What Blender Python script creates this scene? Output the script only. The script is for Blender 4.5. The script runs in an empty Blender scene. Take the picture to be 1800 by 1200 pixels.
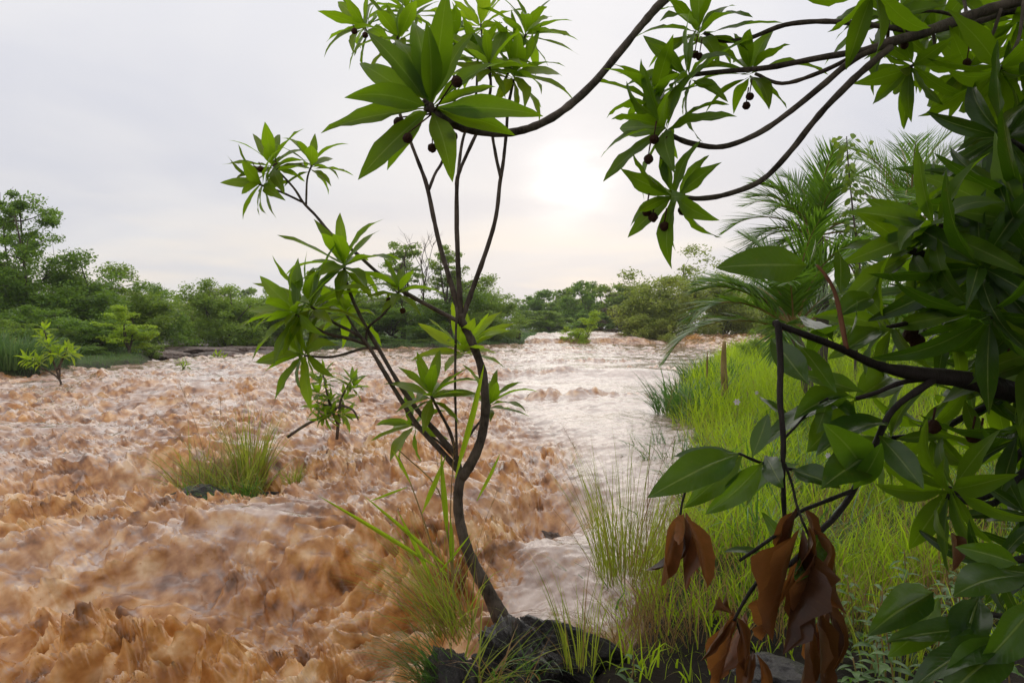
import bpy, math, random
import numpy as np
from mathutils import Vector, Matrix, Quaternion

random.seed(7)
RNG = np.random.default_rng(7)
scn = bpy.context.scene
COL = scn.collection
PI = math.pi

# ------------------------------------------------------------------ camera
CAM_Z, FPX, HORIZON = 1.40, 1400.0, 580.0
cam_d = bpy.data.cameras.new('camera')
cam_d.sensor_width = 36.0
cam_d.lens = 36.0 * FPX / 1800.0
cam_d.clip_start, cam_d.clip_end = 0.05, 2000.0
cam = bpy.data.objects.new('camera', cam_d)
COL.objects.link(cam)
PITCH = -math.atan((600.0 - HORIZON) / FPX)
cam.location = (0, 0, CAM_Z)
cam.rotation_euler = (PI / 2 + PITCH, 0, 0)
scn.camera = cam
FWD = Vector((0, math.cos(PITCH), math.sin(PITCH)))
UPV = Vector((0, -math.sin(PITCH), math.cos(PITCH)))


def at(px, py, d):
    """the world point seen at photo pixel (px, py), d metres in front of the camera"""
    return Vector((0, 0, CAM_Z)) + FWD * d + Vector((1, 0, 0)) * ((px - 900) / FPX * d) + UPV * ((600 - py) / FPX * d)


# ------------------------------------------------------------------ world, sun, exposure
SUN_AZ, SUN_EL = math.radians(4.5), math.radians(10.5)
SUN_DIR = Vector((math.sin(SUN_AZ) * math.cos(SUN_EL), math.cos(SUN_AZ) * math.cos(SUN_EL), math.sin(SUN_EL)))
world = bpy.data.worlds.new('World')
scn.world = world
world.use_nodes = True


def build_world():
    nt = world.node_tree
    nt.nodes.clear()
    N, L = nt.nodes.new, nt.links.new
    out = N('ShaderNodeOutputWorld')
    sky = N('ShaderNodeTexSky')
    sky.sky_type = 'NISHITA'
    sky.sun_disc = False
    sky.sun_elevation = SUN_EL
    sky.sun_rotation = SUN_AZ
    sky.dust_density = 3.0
    bg1 = N('ShaderNodeBackground'); bg1.inputs[1].default_value = 0.08
    L(sky.outputs[0], bg1.inputs[0])
    tc = N('ShaderNodeTexCoord')
    sep = N('ShaderNodeSeparateXYZ'); L(tc.outputs['Generated'], sep.inputs[0])

    def math_(op, a, b=None, c=None, clamp=False):
        m = N('ShaderNodeMath'); m.operation = op; m.use_clamp = clamp
        for i, v in enumerate((a, b, c)):
            if v is None: continue
            if isinstance(v, (int, float)): m.inputs[i].default_value = v
            else: L(v, m.inputs[i])
        return m.outputs[0]
    # a layer of stratus: directions divided by height give the look of flat sheets overhead
    zz = math_('ADD', math_('MAXIMUM', sep.outputs[2], 0.0), 0.16)
    comb = N('ShaderNodeCombineXYZ')
    L(math_('DIVIDE', sep.outputs[0], zz), comb.inputs[0])
    L(math_('DIVIDE', sep.outputs[1], zz), comb.inputs[1])
    n1 = N('ShaderNodeTexNoise'); n1.inputs['Scale'].default_value = 0.75; n1.inputs['Detail'].default_value = 5; n1.inputs['Roughness'].default_value = 0.48
    n1.inputs['Distortion'].default_value = 0.6
    L(comb.outputs[0], n1.inputs['Vector'])
    r1 = N('ShaderNodeValToRGB')
    r1.color_ramp.elements[0].position = 0.34; r1.color_ramp.elements[0].color = (0.650, 0.662, 0.730, 1)
    r1.color_ramp.elements[1].position = 0.66; r1.color_ramp.elements[1].color = (0.800, 0.790, 0.800, 1)
    L(n1.outputs['Fac'], r1.inputs[0])
    # light cream band of thinner cloud near the horizon
    n2 = N('ShaderNodeTexNoise'); n2.inputs['Scale'].default_value = 1.5; n2.inputs['Detail'].default_value = 4
    mp = N('ShaderNodeMapping'); mp.inputs['Scale'].default_value = (1.6, 1.6, 9.0); mp.inputs['Location'].default_value = (0.3, 0.0, 0.15)
    L(tc.outputs['Generated'], mp.inputs[0]); L(mp.outputs[0], n2.inputs['Vector'])
    low = math_('SUBTRACT', 1.0, math_('MULTIPLY', math_('ABSOLUTE', math_('SUBTRACT', sep.outputs[2], 0.06)), 9.0), clamp=True)
    cr = N('ShaderNodeMapRange'); cr.inputs[1].default_value = 0.47; cr.inputs[2].default_value = 0.62
    L(n2.outputs['Fac'], cr.inputs[0])
    band = math_('MULTIPLY', math_('MULTIPLY', low, cr.outputs[0]), 0.9)
    mix1 = N('ShaderNodeMix'); mix1.data_type = 'RGBA'
    L(band, mix1.inputs[0]); L(r1.outputs[0], mix1.inputs[6]); mix1.inputs[7].default_value = (0.93, 0.85, 0.76, 1)
    # the sun behind the cloud
    dot = N('ShaderNodeVectorMath'); dot.operation = 'DOT_PRODUCT'
    L(tc.outputs['Generated'], dot.inputs[0]); dot.inputs[1].default_value = SUN_DIR
    dp = math_('MAXIMUM', dot.outputs['Value'], 0.0)
    wide = math_('MULTIPLY', math_('POWER', dp, 22.0), 0.02)
    tight = math_('MULTIPLY', math_('POWER', dp, 1000.0), 0.60)
    n3 = N('ShaderNodeTexNoise'); n3.inputs['Scale'].default_value = 7.0; n3.inputs['Detail'].default_value = 4
    mp3 = N('ShaderNodeMapping'); mp3.inputs['Scale'].default_value = (1, 1, 3.2)
    L(tc.outputs['Generated'], mp3.inputs[0]); L(mp3.outputs[0], n3.inputs['Vector'])
    cr3 = N('ShaderNodeMapRange'); cr3.inputs[1].default_value = 0.36; cr3.inputs[2].default_value = 0.62; cr3.inputs[3].default_value = 0.15
    L(n3.outputs['Fac'], cr3.inputs[0])
    glow = math_('ADD', wide, math_('MULTIPLY', tight, cr3.outputs[0]))
    gc = N('ShaderNodeVectorMath'); gc.operation = 'SCALE'; gc.inputs[0].default_value = (1.0, 0.96, 0.89)
    L(glow, gc.inputs[3])
    add = N('ShaderNodeVectorMath'); add.operation = 'ADD'
    L(mix1.outputs[2], add.inputs[0]); L(gc.outputs[0], add.inputs[1])
    bg2 = N('ShaderNodeBackground')
    L(add.outputs[0], bg2.inputs[0])
    # an overcast sky is brighter towards the zenith (CIE overcast, softened)
    L(math_('ADD', math_('MULTIPLY', math_('POWER', math_('MAXIMUM', sep.outputs[2], 0.0), 1.6), 0.75), 0.97), bg2.inputs[1])
    ms = N('ShaderNodeMixShader'); ms.inputs[0].default_value = 0.97
    L(bg1.outputs[0], ms.inputs[1]); L(bg2.outputs[0], ms.inputs[2]); L(ms.outputs[0], out.inputs[0])


build_world()
sun_d = bpy.data.lights.new('sun', 'SUN')
sun_d.energy = 1.4
sun_d.angle = math.radians(100)
sun_d.color = (1.0, 0.93, 0.80)
sun = bpy.data.objects.new('sun', sun_d)
COL.objects.link(sun)
sun.rotation_euler = (-SUN_DIR).to_track_quat('-Z', 'Y').to_euler()
vs = scn.view_settings
scn.display_settings.display_device = 'sRGB'
vs.view_transform = 'Standard'; vs.look = 'None'; vs.exposure = 0.06; vs.gamma = 1.0; vs.use_curve_mapping = False
cy = scn.cycles
cy.max_bounces = 7; cy.diffuse_bounces = 3; cy.glossy_bounces = 3; cy.transmission_bounces = 5
cy.transparent_max_bounces = 8; cy.volume_bounces = 1
cy.caustics_reflective = False; cy.caustics_refractive = False
cy.use_denoising = True


# ------------------------------------------------------------------ helpers
def tag(o, label=None, cat=None, group=None, kind=None):
    if label: o['label'] = label
    if cat: o['category'] = cat
    if group: o['group'] = group
    if kind: o['kind'] = kind
    return o


def link(o, parent=None):
    COL.objects.link(o)
    if parent is not None: o.parent = parent
    return o


def empty(name, loc, label, cat, group=None):
    o = bpy.data.objects.new(name, None)
    o.location = loc
    o.empty_display_size = 0.1
    link(o)
    return tag(o, label, cat, group)


def mesh_from(name, verts, faces, mat=None, smooth=True, rnd=None, extra=None, uv=None):
    """verts Nx3, faces MxK (K = 3 or 4) -> mesh"""
    verts = np.asarray(verts, dtype=np.float32); faces = np.asarray(faces, dtype=np.int32)
    me = bpy.data.meshes.new(name)
    n, (m, k) = len(verts), faces.shape
    me.vertices.add(n); me.vertices.foreach_set('co', verts.ravel())
    me.loops.add(m * k); me.loops.foreach_set('vertex_index', faces.ravel())
    me.polygons.add(m)
    me.polygons.foreach_set('loop_start', np.arange(0, m * k, k, dtype=np.int32))
    me.polygons.foreach_set('loop_total', np.full(m, k, dtype=np.int32))
    me.polygons.foreach_set('use_smooth', np.full(m, smooth, dtype=bool))
    if uv is not None:
        u = me.uv_layers.new(name='UVMap')
        u.data.foreach_set('uv', np.asarray(uv, dtype=np.float32)[faces.ravel()].ravel())
    if rnd is not None:
        a = me.attributes.new('rnd', 'FLOAT', 'POINT'); a.data.foreach_set('value', np.asarray(rnd, dtype=np.float32))
    for key, val in (extra or {}).items():
        a = me.attributes.new(key, 'FLOAT', 'POINT'); a.data.foreach_set('value', np.asarray(val, dtype=np.float32))
    if mat: me.materials.append(mat)
    me.update(); me.validate()
    return me


def obj(name, me, parent=None, loc=(0, 0, 0)):
    o = bpy.data.objects.new(name, me)
    o.location = loc
    return link(o, parent)


def cat_rom(pts, per=5):
    P = [np.array(p, dtype=float) for p in pts]
    if len(P) < 3: return [P[0] + (P[-1] - P[0]) * t for t in np.linspace(0, 1, per + 1)]
    Q = [2 * P[0] - P[1]] + P + [2 * P[-1] - P[-2]]
    out = []
    for i in range(1, len(Q) - 2):
        for k in range(per):
            t = k / per
            a, b, c, d = Q[i - 1], Q[i], Q[i + 1], Q[i + 2]
            out.append(0.5 * ((2 * b) + (-a + c) * t + (2 * a - 5 * b + 4 * c - d) * t * t + (-a + 3 * b - 3 * c + d) * t ** 3))
    out.append(P[-1])
    return out


class MB:
    """collects tubes and sheets, all quads"""
    def __init__(self): self.v, self.f, self.n = [], [], 0

    def add(self, verts, faces):
        verts = np.asarray(verts, dtype=float); faces = np.asarray(faces, dtype=int)
        self.v.append(verts); self.f.append(faces + self.n); self.n += len(verts)

    def tube(self, pts, radii, sides=7, lump=0.0, seed=0):
        pts = [np.array(p, dtype=float) for p in pts]
        n = len(pts)
        r = np.interp(np.linspace(0, 1, n), np.linspace(0, 1, len(radii)), radii)
        rg = np.random.default_rng(seed)
        t = pts[1] - pts[0]; t /= np.linalg.norm(t) + 1e-9
        u = np.cross(t, (0.3, 0.2, 1.0)); u /= np.linalg.norm(u) + 1e-9
        V = []
        for i, p in enumerate(pts):
            a, b = pts[max(i - 1, 0)], pts[min(i + 1, n - 1)]
            t = b - a; t /= np.linalg.norm(t) + 1e-9
            u = u - t * np.dot(u, t); u /= np.linalg.norm(u) + 1e-9
            w = np.cross(t, u)
            ri = r[i] * (1 + lump * rg.uniform(-1, 1))
            for k in range(sides):
                a_ = 2 * PI * k / sides
                V.append(p + (u * math.cos(a_) + w * math.sin(a_)) * ri * (1 + lump * 0.6 * rg.uniform(-1, 1)))
        F = []
        for i in range(n - 1):
            for k in range(sides):
                k2 = (k + 1) % sides
                F.append((i * sides + k, i * sides + k2, (i + 1) * sides + k2, (i + 1) * sides + k))
        # close the ends with a small cone
        c0, c1 = len(V), len(V) + 1
        V += [pts[0], pts[-1] + t * r[-1] * 0.5]
        for k in range(0, sides):
            k2 = (k + 1) % sides
            F.append((c0, k2, k, k)); F.append((c1, (n - 1) * sides + k, (n - 1) * sides + k2, (n - 1) * sides + k2))
        self.add(V, F)

    def mesh(self, name, mat, smooth=True):
        V = np.concatenate(self.v); F = np.concatenate(self.f)
        me = bpy.data.meshes.new(name)
        tri = F[:, 2] == F[:, 3]
        me.from_pydata(V.tolist(), [], [tuple(q[:3]) if t_ else tuple(q) for q, t_ in zip(F.tolist(), tri)])
        me.polygons.foreach_set('use_smooth', [smooth] * len(me.polygons))
        me.materials.append(mat); me.update()
        return me


# ---- numpy gradient noise
_perm = np.random.default_rng(3).permutation(512)
_perm = np.concatenate([_perm, _perm])
_ga = np.random.default_rng(5).uniform(0, 2 * PI, 512)
_gx, _gy = np.cos(_ga), np.sin(_ga)


def perlin(x, y, seed=0):
    x = x + seed * 17.37; y = y - seed * 9.71
    xi = np.floor(x).astype(int); yi = np.floor(y).astype(int)
    xf, yf = x - xi, y - yi
    u = xf * xf * xf * (xf * (xf * 6 - 15) + 10); v = yf * yf * yf * (yf * (yf * 6 - 15) + 10)

    def g(ix, iy, fx, fy):
        h = _perm[(_perm[ix & 511] + iy) & 511]
        return _gx[h] * fx + _gy[h] * fy
    a = g(xi, yi, xf, yf); b = g(xi + 1, yi, xf - 1, yf); c = g(xi, yi + 1, xf, yf - 1); d = g(xi + 1, yi + 1, xf - 1, yf - 1)
    return 1.5 * ((a * (1 - u) + b * u) * (1 - v) + (c * (1 - u) + d * u) * v)


def smooth(a, b, x):
    t = np.clip((np.asarray(x, dtype=float) - a) / (b - a), 0, 1)
    return t * t * (3 - 2 * t)


# ------------------------------------------------------------------ materials
def new_mat(name):
    m = bpy.data.materials.new(name)
    m.use_nodes = True
    nt = m.node_tree
    nt.nodes.clear()
    out = nt.nodes.new('ShaderNodeOutputMaterial')
    return m, nt, nt.nodes.new, nt.links.new, out


def noise_node(nt, scale, detail=4, rough=0.55, vec=None, dist=0.0):
    n = nt.nodes.new('ShaderNodeTexNoise')
    n.inputs['Scale'].default_value = scale; n.inputs['Detail'].default_value = detail
    n.inputs['Roughness'].default_value = rough; n.inputs['Distortion'].default_value = dist
    if vec is not None: nt.links.new(vec, n.inputs['Vector'])
    return n


def ramp(nt, fac, stops):
    r = nt.nodes.new('ShaderNodeValToRGB')
    els = r.color_ramp.elements
    while len(els) < len(stops): els.new(0.5)
    for e, (p, c) in zip(els, stops): e.position = p; e.color = (*c, 1)
    nt.links.new(fac, r.inputs[0])
    return r.outputs[0]


def leaf_mat(name, c_dark, c_light, trans, tmix=0.5, rough=0.34, spec=0.5, midrib=(0.30, 0.36, 0.10), attr=False, veins=True):
    m, nt, N, L, out = new_mat(name)
    if attr:
        a = N('ShaderNodeAttribute'); a.attribute_name = 'rnd'; rnd = a.outputs['Fac']
    else:
        oi = N('ShaderNodeObjectInfo'); rnd = oi.outputs['Random']
    col = ramp(nt, rnd, [(0.0, c_dark), (1.0, c_light)])
    tcl = ramp(nt, rnd, [(0.0, tuple(0.72 * v for v in trans)), (1.0, trans)])
    nrm = None
    if veins:
        uv = N('ShaderNodeUVMap'); uv.uv_map = 'UVMap'
        sep = N('ShaderNodeSeparateXYZ'); L(uv.outputs[0], sep.inputs[0])
        ab = N('ShaderNodeMath'); ab.operation = 'ABSOLUTE'; L(sep.outputs[1], ab.inputs[0])
        rib = N('ShaderNodeMapRange'); rib.inputs[1].default_value = 0.035; rib.inputs[2].default_value = 0.07
        rib.inputs[3].default_value = 1.0; rib.inputs[4].default_value = 0.0
        L(ab.outputs[0], rib.inputs[0])
        # side veins, slanting to the tip
        su = N('ShaderNodeMath'); su.operation = 'MULTIPLY_ADD'; L(ab.outputs[0], su.inputs[0]); su.inputs[1].default_value = -0.17
        L(sep.outputs[0], su.inputs[2])
        wv = N('ShaderNodeMath'); wv.operation = 'MULTIPLY'; L(su.outputs[0], wv.inputs[0]); wv.inputs[1].default_value = 95.0
        sn = N('ShaderNodeMath'); sn.operation = 'SINE'; L(wv.outputs[0], sn.inputs[0])
        vn = N('ShaderNodeMapRange'); vn.inputs[1].default_value = 0.82; vn.inputs[2].default_value = 1.0; vn.inputs[4].default_value = 0.12
        L(sn.outputs[0], vn.inputs[0])
        mx = N('ShaderNodeMath'); mx.operation = 'MAXIMUM'; L(rib.outputs[0], mx.inputs[0]); L(vn.outputs[0], mx.inputs[1])
        sc = N('ShaderNodeMath'); sc.operation = 'MULTIPLY'; L(mx.outputs[0], sc.inputs[0]); sc.inputs[1].default_value = 0.55
        mc = N('ShaderNodeMix'); mc.data_type = 'RGBA'; L(sc.outputs[0], mc.inputs[0]); L(col, mc.inputs[6]); mc.inputs[7].default_value = (*midrib, 1)
        col = mc.outputs[2]
        tco = N('ShaderNodeTexCoord')
        nz = noise_node(nt, 9.0, 5, 0.65, tco.outputs['Object'])
        blot = N('ShaderNodeMix'); blot.data_type = 'RGBA'; blot.blend_type = 'MULTIPLY'; blot.inputs[0].default_value = 1.0 if 'dead' in name else 0.85
        L(col, blot.inputs[6]); L(ramp(nt, nz.outputs['Fac'], [(0.3, (0.60, 0.66, 0.58)), (0.7, (1.25, 1.15, 1.15))]), blot.inputs[7])
        col = blot.outputs[2]
        sp = noise_node(nt, 21.0, 3, 0.5, tco.outputs['Object'])
        sr = N('ShaderNodeMapRange'); sr.inputs[1].default_value = 0.66; sr.inputs[2].default_value = 0.72; sr.inputs[4].default_value = 0.7
        L(sp.outputs['Fac'], sr.inputs[0])
        sm = N('ShaderNodeMix'); sm.data_type = 'RGBA'; L(sr.outputs[0], sm.inputs[0]); L(col, sm.inputs[6]); sm.inputs[7].default_value = (0.10, 0.06, 0.02, 1)
        col = sm.outputs[2]
        bp = N('ShaderNodeBump'); bp.inputs['Strength'].default_value = 0.35; bp.inputs['Distance'].default_value = 0.002
        L(mx.outputs[0], bp.inputs['Height']); nrm = bp.outputs[0]
    p = N('ShaderNodeBsdfPrincipled')
    L(col, p.inputs['Base Color']); p.inputs['Roughness'].default_value = rough
    p.inputs['Specular IOR Level'].default_value = spec
    t = N('ShaderNodeBsdfTranslucent'); L(tcl, t.inputs['Color'])
    if nrm is not None: L(nrm, p.inputs['Normal'])
    ms = N('ShaderNodeMixShader'); ms.inputs[0].default_value = tmix
    L(p.outputs[0], ms.inputs[1]); L(t.outputs[0], ms.inputs[2]); L(ms.outputs[0], out.inputs[0])
    return m


def bark_mat(name, c1, c2, scale=60.0, rough=0.7, bump=0.5, spec=0.12):
    m, nt, N, L, out = new_mat(name)
    tco = N('ShaderNodeTexCoord')
    mp = N('ShaderNodeMapping'); mp.inputs['Scale'].default_value = (1, 1, 0.35); L(tco.outputs['Object'], mp.inputs[0])
    n = noise_node(nt, scale, 6, 0.7, mp.outputs[0])
    n2 = noise_node(nt, scale * 0.12, 3, 0.5, tco.outputs['Object'])
    mx = N('ShaderNodeMath'); mx.operation = 'MULTIPLY_ADD'; L(n2.outputs['Fac'], mx.inputs[0]); mx.inputs[1].default_value = 0.6
    ad = N('ShaderNodeMath'); ad.operation = 'MULTIPLY'; ad.inputs[1].default_value = 0.45; L(n.outputs['Fac'], ad.inputs[0]); L(ad.outputs[0], mx.inputs[2])
    col = ramp(nt, mx.outputs[0], [(0.38, c1), (0.66, c2)])
    p = N('ShaderNodeBsdfPrincipled'); L(col, p.inputs['Base Color']); p.inputs['Roughness'].default_value = rough
    p.inputs['Specular IOR Level'].default_value = spec
    b = N('ShaderNodeBump'); b.inputs['Strength'].default_value = bump; b.inputs['Distance'].default_value = 0.006
    L(n.outputs['Fac'], b.inputs['Height']); L(b.outputs[0], p.inputs['Normal']); L(p.outputs[0], out.inputs[0])
    return m


def water_mat():
    m, nt, N, L, out = new_mat('muddy_water')
    tco = N('ShaderNodeTexCoord')
    aer_glow = N('ShaderNodeAttribute'); aer_glow.attribute_name = 'aer_glow'
    mp = N('ShaderNodeMapping'); mp.inputs['Rotation'].default_value = (0, 0, math.radians(-37)); mp.inputs['Scale'].default_value = (1.0, 0.42, 1.0)
    L(tco.outputs['Object'], mp.inputs[0])
    n1 = noise_node(nt, 11.0, 3, 0.5, mp.outputs[0], 0.15)
    n2 = noise_node(nt, 2.2, 3, 0.5, tco.outputs['Object'], 0.5)
    mul = N('ShaderNodeMath'); mul.operation = 'MULTIPLY_ADD'; L(n1.outputs['Fac'], mul.inputs[0]); mul.inputs[1].default_value = 0.60; 
    mul2 = N('ShaderNodeMath'); mul2.operation = 'MULTIPLY'; mul2.inputs[1].default_value = 0.40; L(n2.outputs['Fac'], mul2.inputs[0]); L(mul2.outputs[0], mul.inputs[2])
    froth_glow = ramp(nt, mul.outputs[0], [(0.37, (0.15, 0.058, 0.015)), (0.45, (0.38, 0.155, 0.036)), (0.54, (0.56, 0.275, 0.080)), (0.65, (0.76, 0.51, 0.27))])  # froth colour; its orange also stands for light through thin crests and flanks
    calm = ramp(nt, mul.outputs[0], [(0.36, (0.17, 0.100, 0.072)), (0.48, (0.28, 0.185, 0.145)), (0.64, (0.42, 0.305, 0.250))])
    mc = N('ShaderNodeMix'); mc.data_type = 'RGBA'; L(aer_glow.outputs['Fac'], mc.inputs[0]); L(calm, mc.inputs[6]); L(froth_glow, mc.inputs[7])
    p = N('ShaderNodeBsdfPrincipled'); L(mc.outputs[2], p.inputs['Base Color'])
    p.inputs['Roughness'].default_value = 0.12; p.inputs['IOR'].default_value = 1.40
    nb = noise_node(nt, 24.0, 5, 0.55, mp.outputs[0], 0.3)
    b = N('ShaderNodeBump'); b.inputs['Strength'].default_value = 0.7; b.inputs['Distance'].default_value = 0.007
    L(nb.outputs['Fac'], b.inputs['Height']); L(b.outputs[0], p.inputs['Normal']); L(p.outputs[0], out.inputs[0])
    return m


def rock_mat(name, c1, c2, rough=0.35, scale=7.0):
    m, nt, N, L, out = new_mat(name)
    tco = N('ShaderNodeTexCoord')
    n = noise_node(nt, scale, 8, 0.65, tco.outputs['Object'], 0.4)
    col = ramp(nt, n.outputs['Fac'], [(0.3, c1), (0.72, c2)])
    p = N('ShaderNodeBsdfPrincipled'); L(col, p.inputs['Base Color']); p.inputs['Roughness'].default_value = rough; p.inputs['Specular IOR Level'].default_value = 0.3
    v = N('ShaderNodeTexVoronoi'); v.inputs['Scale'].default_value = scale * 2.2; v.feature = 'DISTANCE_TO_EDGE'
    L(tco.outputs['Object'], v.inputs['Vector'])
    n2 = noise_node(nt, scale * 5, 6, 0.7, tco.outputs['Object'])
    b = N('ShaderNodeBump'); b.inputs['Strength'].default_value = 0.9; b.inputs['Distance'].default_value = 0.02
    L(n2.outputs['Fac'], b.inputs['Height']); L(b.outputs[0], p.inputs['Normal']); L(p.outputs[0], out.inputs[0])
    return m


def ground_mat():
    m, nt, N, L, out = new_mat('bank_earth')
    tco = N('ShaderNodeTexCoord')
    n = noise_node(nt, 3.0, 8, 0.65, tco.outputs['Object'])
    n2 = noise_node(nt, 0.35, 4, 0.5, tco.outputs['Object'])
    soil = ramp(nt, n.outputs['Fac'], [(0.3, (0.007, 0.005, 0.004)), (0.7, (0.036, 0.024, 0.016))])
    turf = ramp(nt, n.outputs['Fac'], [(0.3, (0.025, 0.045, 0.010)), (0.7, (0.09, 0.14, 0.025))])
    g = N('ShaderNodeAttribute'); g.attribute_name = 'turf'
    mx = N('ShaderNodeMix'); mx.data_type = 'RGBA'; L(g.outputs['Fac'], mx.inputs[0]); L(soil, mx.inputs[6]); L(turf, mx.inputs[7])
    p = N('ShaderNodeBsdfPrincipled'); L(mx.outputs[2], p.inputs['Base Color']); p.inputs['Roughness'].default_value = 0.7; p.inputs['Specular IOR Level'].default_value = 0.15
    n3 = noise_node(nt, 22.0, 8, 0.7, tco.outputs['Object'])
    b = N('ShaderNodeBump'); b.inputs['Strength'].default_value = 1.0; b.inputs['Distance'].default_value = 0.03
    L(n3.outputs['Fac'], b.inputs['Height']); L(b.outputs[0], p.inputs['Normal']); L(p.outputs[0], out.inputs[0])
    return m


M = {}
M['sap_leaf'] = leaf_mat('sapling_leaf', (0.055, 0.115, 0.008), (0.14, 0.21, 0.012), (0.34, 0.56, 0.010), 0.55, 0.40, 0.28)
M['young_leaf'] = leaf_mat('young_leaf', (0.16, 0.27, 0.015), (0.25, 0.37, 0.02), (0.48, 0.70, 0.02), 0.55, 0.40, 0.28)
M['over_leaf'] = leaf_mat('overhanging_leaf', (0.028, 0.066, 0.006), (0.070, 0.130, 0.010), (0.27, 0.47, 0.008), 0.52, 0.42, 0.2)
M['broad_leaf'] = leaf_mat('broad_leaf', (0.018, 0.052, 0.008), (0.045, 0.10, 0.012), (0.20, 0.38, 0.010), 0.48, 0.20, 0.45)
M['dead_leaf'] = leaf_mat('dead_leaf', (0.020, 0.008, 0.005), (0.17, 0.068, 0.024), (0.46, 0.18, 0.04), 0.28, 0.34, 0.35, (0.16, 0.08, 0.04))
M['herb_leaf'] = leaf_mat('herb_leaf', (0.05, 0.12, 0.02), (0.12, 0.24, 0.04), (0.18, 0.38, 0.03), 0.4, 0.4, 0.5)
M['vine_leaf'] = leaf_mat('vine_leaf', (0.10, 0.19, 0.02), (0.20, 0.30, 0.04), (0.32, 0.46, 0.03), 0.45, 0.4, 0.4)
M['bank_grass'] = leaf_mat('bank_grass', (0.06, 0.15, 0.008), (0.46, 0.58, 0.035), (0.54, 0.76, 0.02), 0.5, 0.5, 0.15, attr=True, veins=False)
M['sedge'] = leaf_mat('sedge', (0.04, 0.11, 0.02), (0.10, 0.21, 0.035), (0.13, 0.30, 0.03), 0.4, 0.3, 0.6, attr=True, veins=False)
M['tuft_grass'] = leaf_mat('tuft_grass', (0.11, 0.16, 0.015), (0.36, 0.40, 0.06), (0.46, 0.54, 0.04), 0.45, 0.5, 0.15, attr=True, veins=False)
M['dry_grass'] = leaf_mat('dry_grass', (0.16, 0.075, 0.035), (0.34, 0.22, 0.08), (0.40, 0.26, 0.08), 0.35, 0.5, 0.3, attr=True, veins=False)
M['palm'] = leaf_mat('palm_leaflet', (0.04, 0.090, 0.012), (0.12, 0.22, 0.025), (0.20, 0.38, 0.02), 0.42, 0.30, 0.4, attr=True, veins=False)
M['reed'] = leaf_mat('reed', (0.06, 0.13, 0.035), (0.12, 0.21, 0.06), (0.15, 0.28, 0.06), 0.4, 0.4, 0.4, attr=True, veins=False)
for k_, (a_, b_, c_) in {
        'dark': ((0.065, 0.135, 0.020), (0.19, 0.31, 0.040), (0.32, 0.52, 0.035)),
        'mid': ((0.10, 0.175, 0.024), (0.27, 0.38, 0.050), (0.40, 0.58, 0.045)),
        'bright': ((0.24, 0.36, 0.02), (0.44, 0.58, 0.035), (0.56, 0.78, 0.04)),
        'olive': ((0.17, 0.21, 0.04), (0.37, 0.42, 0.08), (0.46, 0.58, 0.07)),
        'brown': ((0.05, 0.04, 0.02), (0.12, 0.09, 0.05), (0.12, 0.09, 0.04))}.items():
    M['crown_' + k_] = leaf_mat('crown_' + k_, a_, b_, c_, 0.4, 0.5, 0.3, attr=True, veins=False)
M['bark'] = bark_mat('sapling_bark', (0.026, 0.018, 0.013), (0.150, 0.115, 0.090), 110.0, 0.65, 1.0)
M['bark_black'] = bark_mat('wet_dark_bark', (0.008, 0.006, 0.005), (0.035, 0.026, 0.022), 90.0, 0.5, 0.8)
M['bark_grey'] = bark_mat('tree_bark', (0.05, 0.04, 0.03), (0.14, 0.115, 0.09), 12.0, 0.85, 0.5)
M['red_twig'] = bark_mat('red_twig', (0.10, 0.035, 0.02), (0.20, 0.09, 0.04), 90.0, 0.5, 0.3)
M['tan'] = bark_mat('tan_stalk', (0.16, 0.10, 0.035), (0.36, 0.26, 0.10), 40.0, 0.6, 0.3)
M['fruit'] = bark_mat('brown_fruit', (0.030, 0.012, 0.008), (0.11, 0.045, 0.025), 160.0, 0.7, 0.9)
M['water'] = water_mat()
M['wet_rock'] = rock_mat('wet_slate', (0.005, 0.004, 0.004), (0.038, 0.030, 0.027), 0.3)
M['brown_rock'] = rock_mat('brown_ledge', (0.035, 0.022, 0.016), (0.17, 0.115, 0.085), 0.5, 3.0)
M['earth'] = ground_mat()
M['petal'] = leaf_mat('petal', (0.6, 0.5, 0.65), (0.75, 0.7, 0.8), (0.6, 0.5, 0.6), 0.3, 0.5, 0.3)


# ------------------------------------------------------------------ terrain shape
def z0(y): return np.interp(y, [0, 3, 5, 8, 12, 20, 35, 50, 60, 100, 300], [0.0, 0.05, 0.18, 0.30, 0.36, 0.45, 0.68, 0.85, 0.93, 0.98, 1.0])
def edge_r(y): return np.interp(y, [-5, 1, 2.2, 3, 4.2, 6.6, 10.5, 24, 45, 60, 75, 100], [-0.9, -0.45, -0.12, 0.22, 0.55, 1.37, 1.95, 6.2, 14, 22, 30, 44])
def edge_l(y): return np.interp(y, [-5, 12, 16, 20, 24, 31, 34.5, 37, 50, 60, 75, 100], [-16, -11.2, -10.1, -9.7, -8.7, -6.4, -1.2, 0.5, 4.5, 9, 30, 44])


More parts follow.
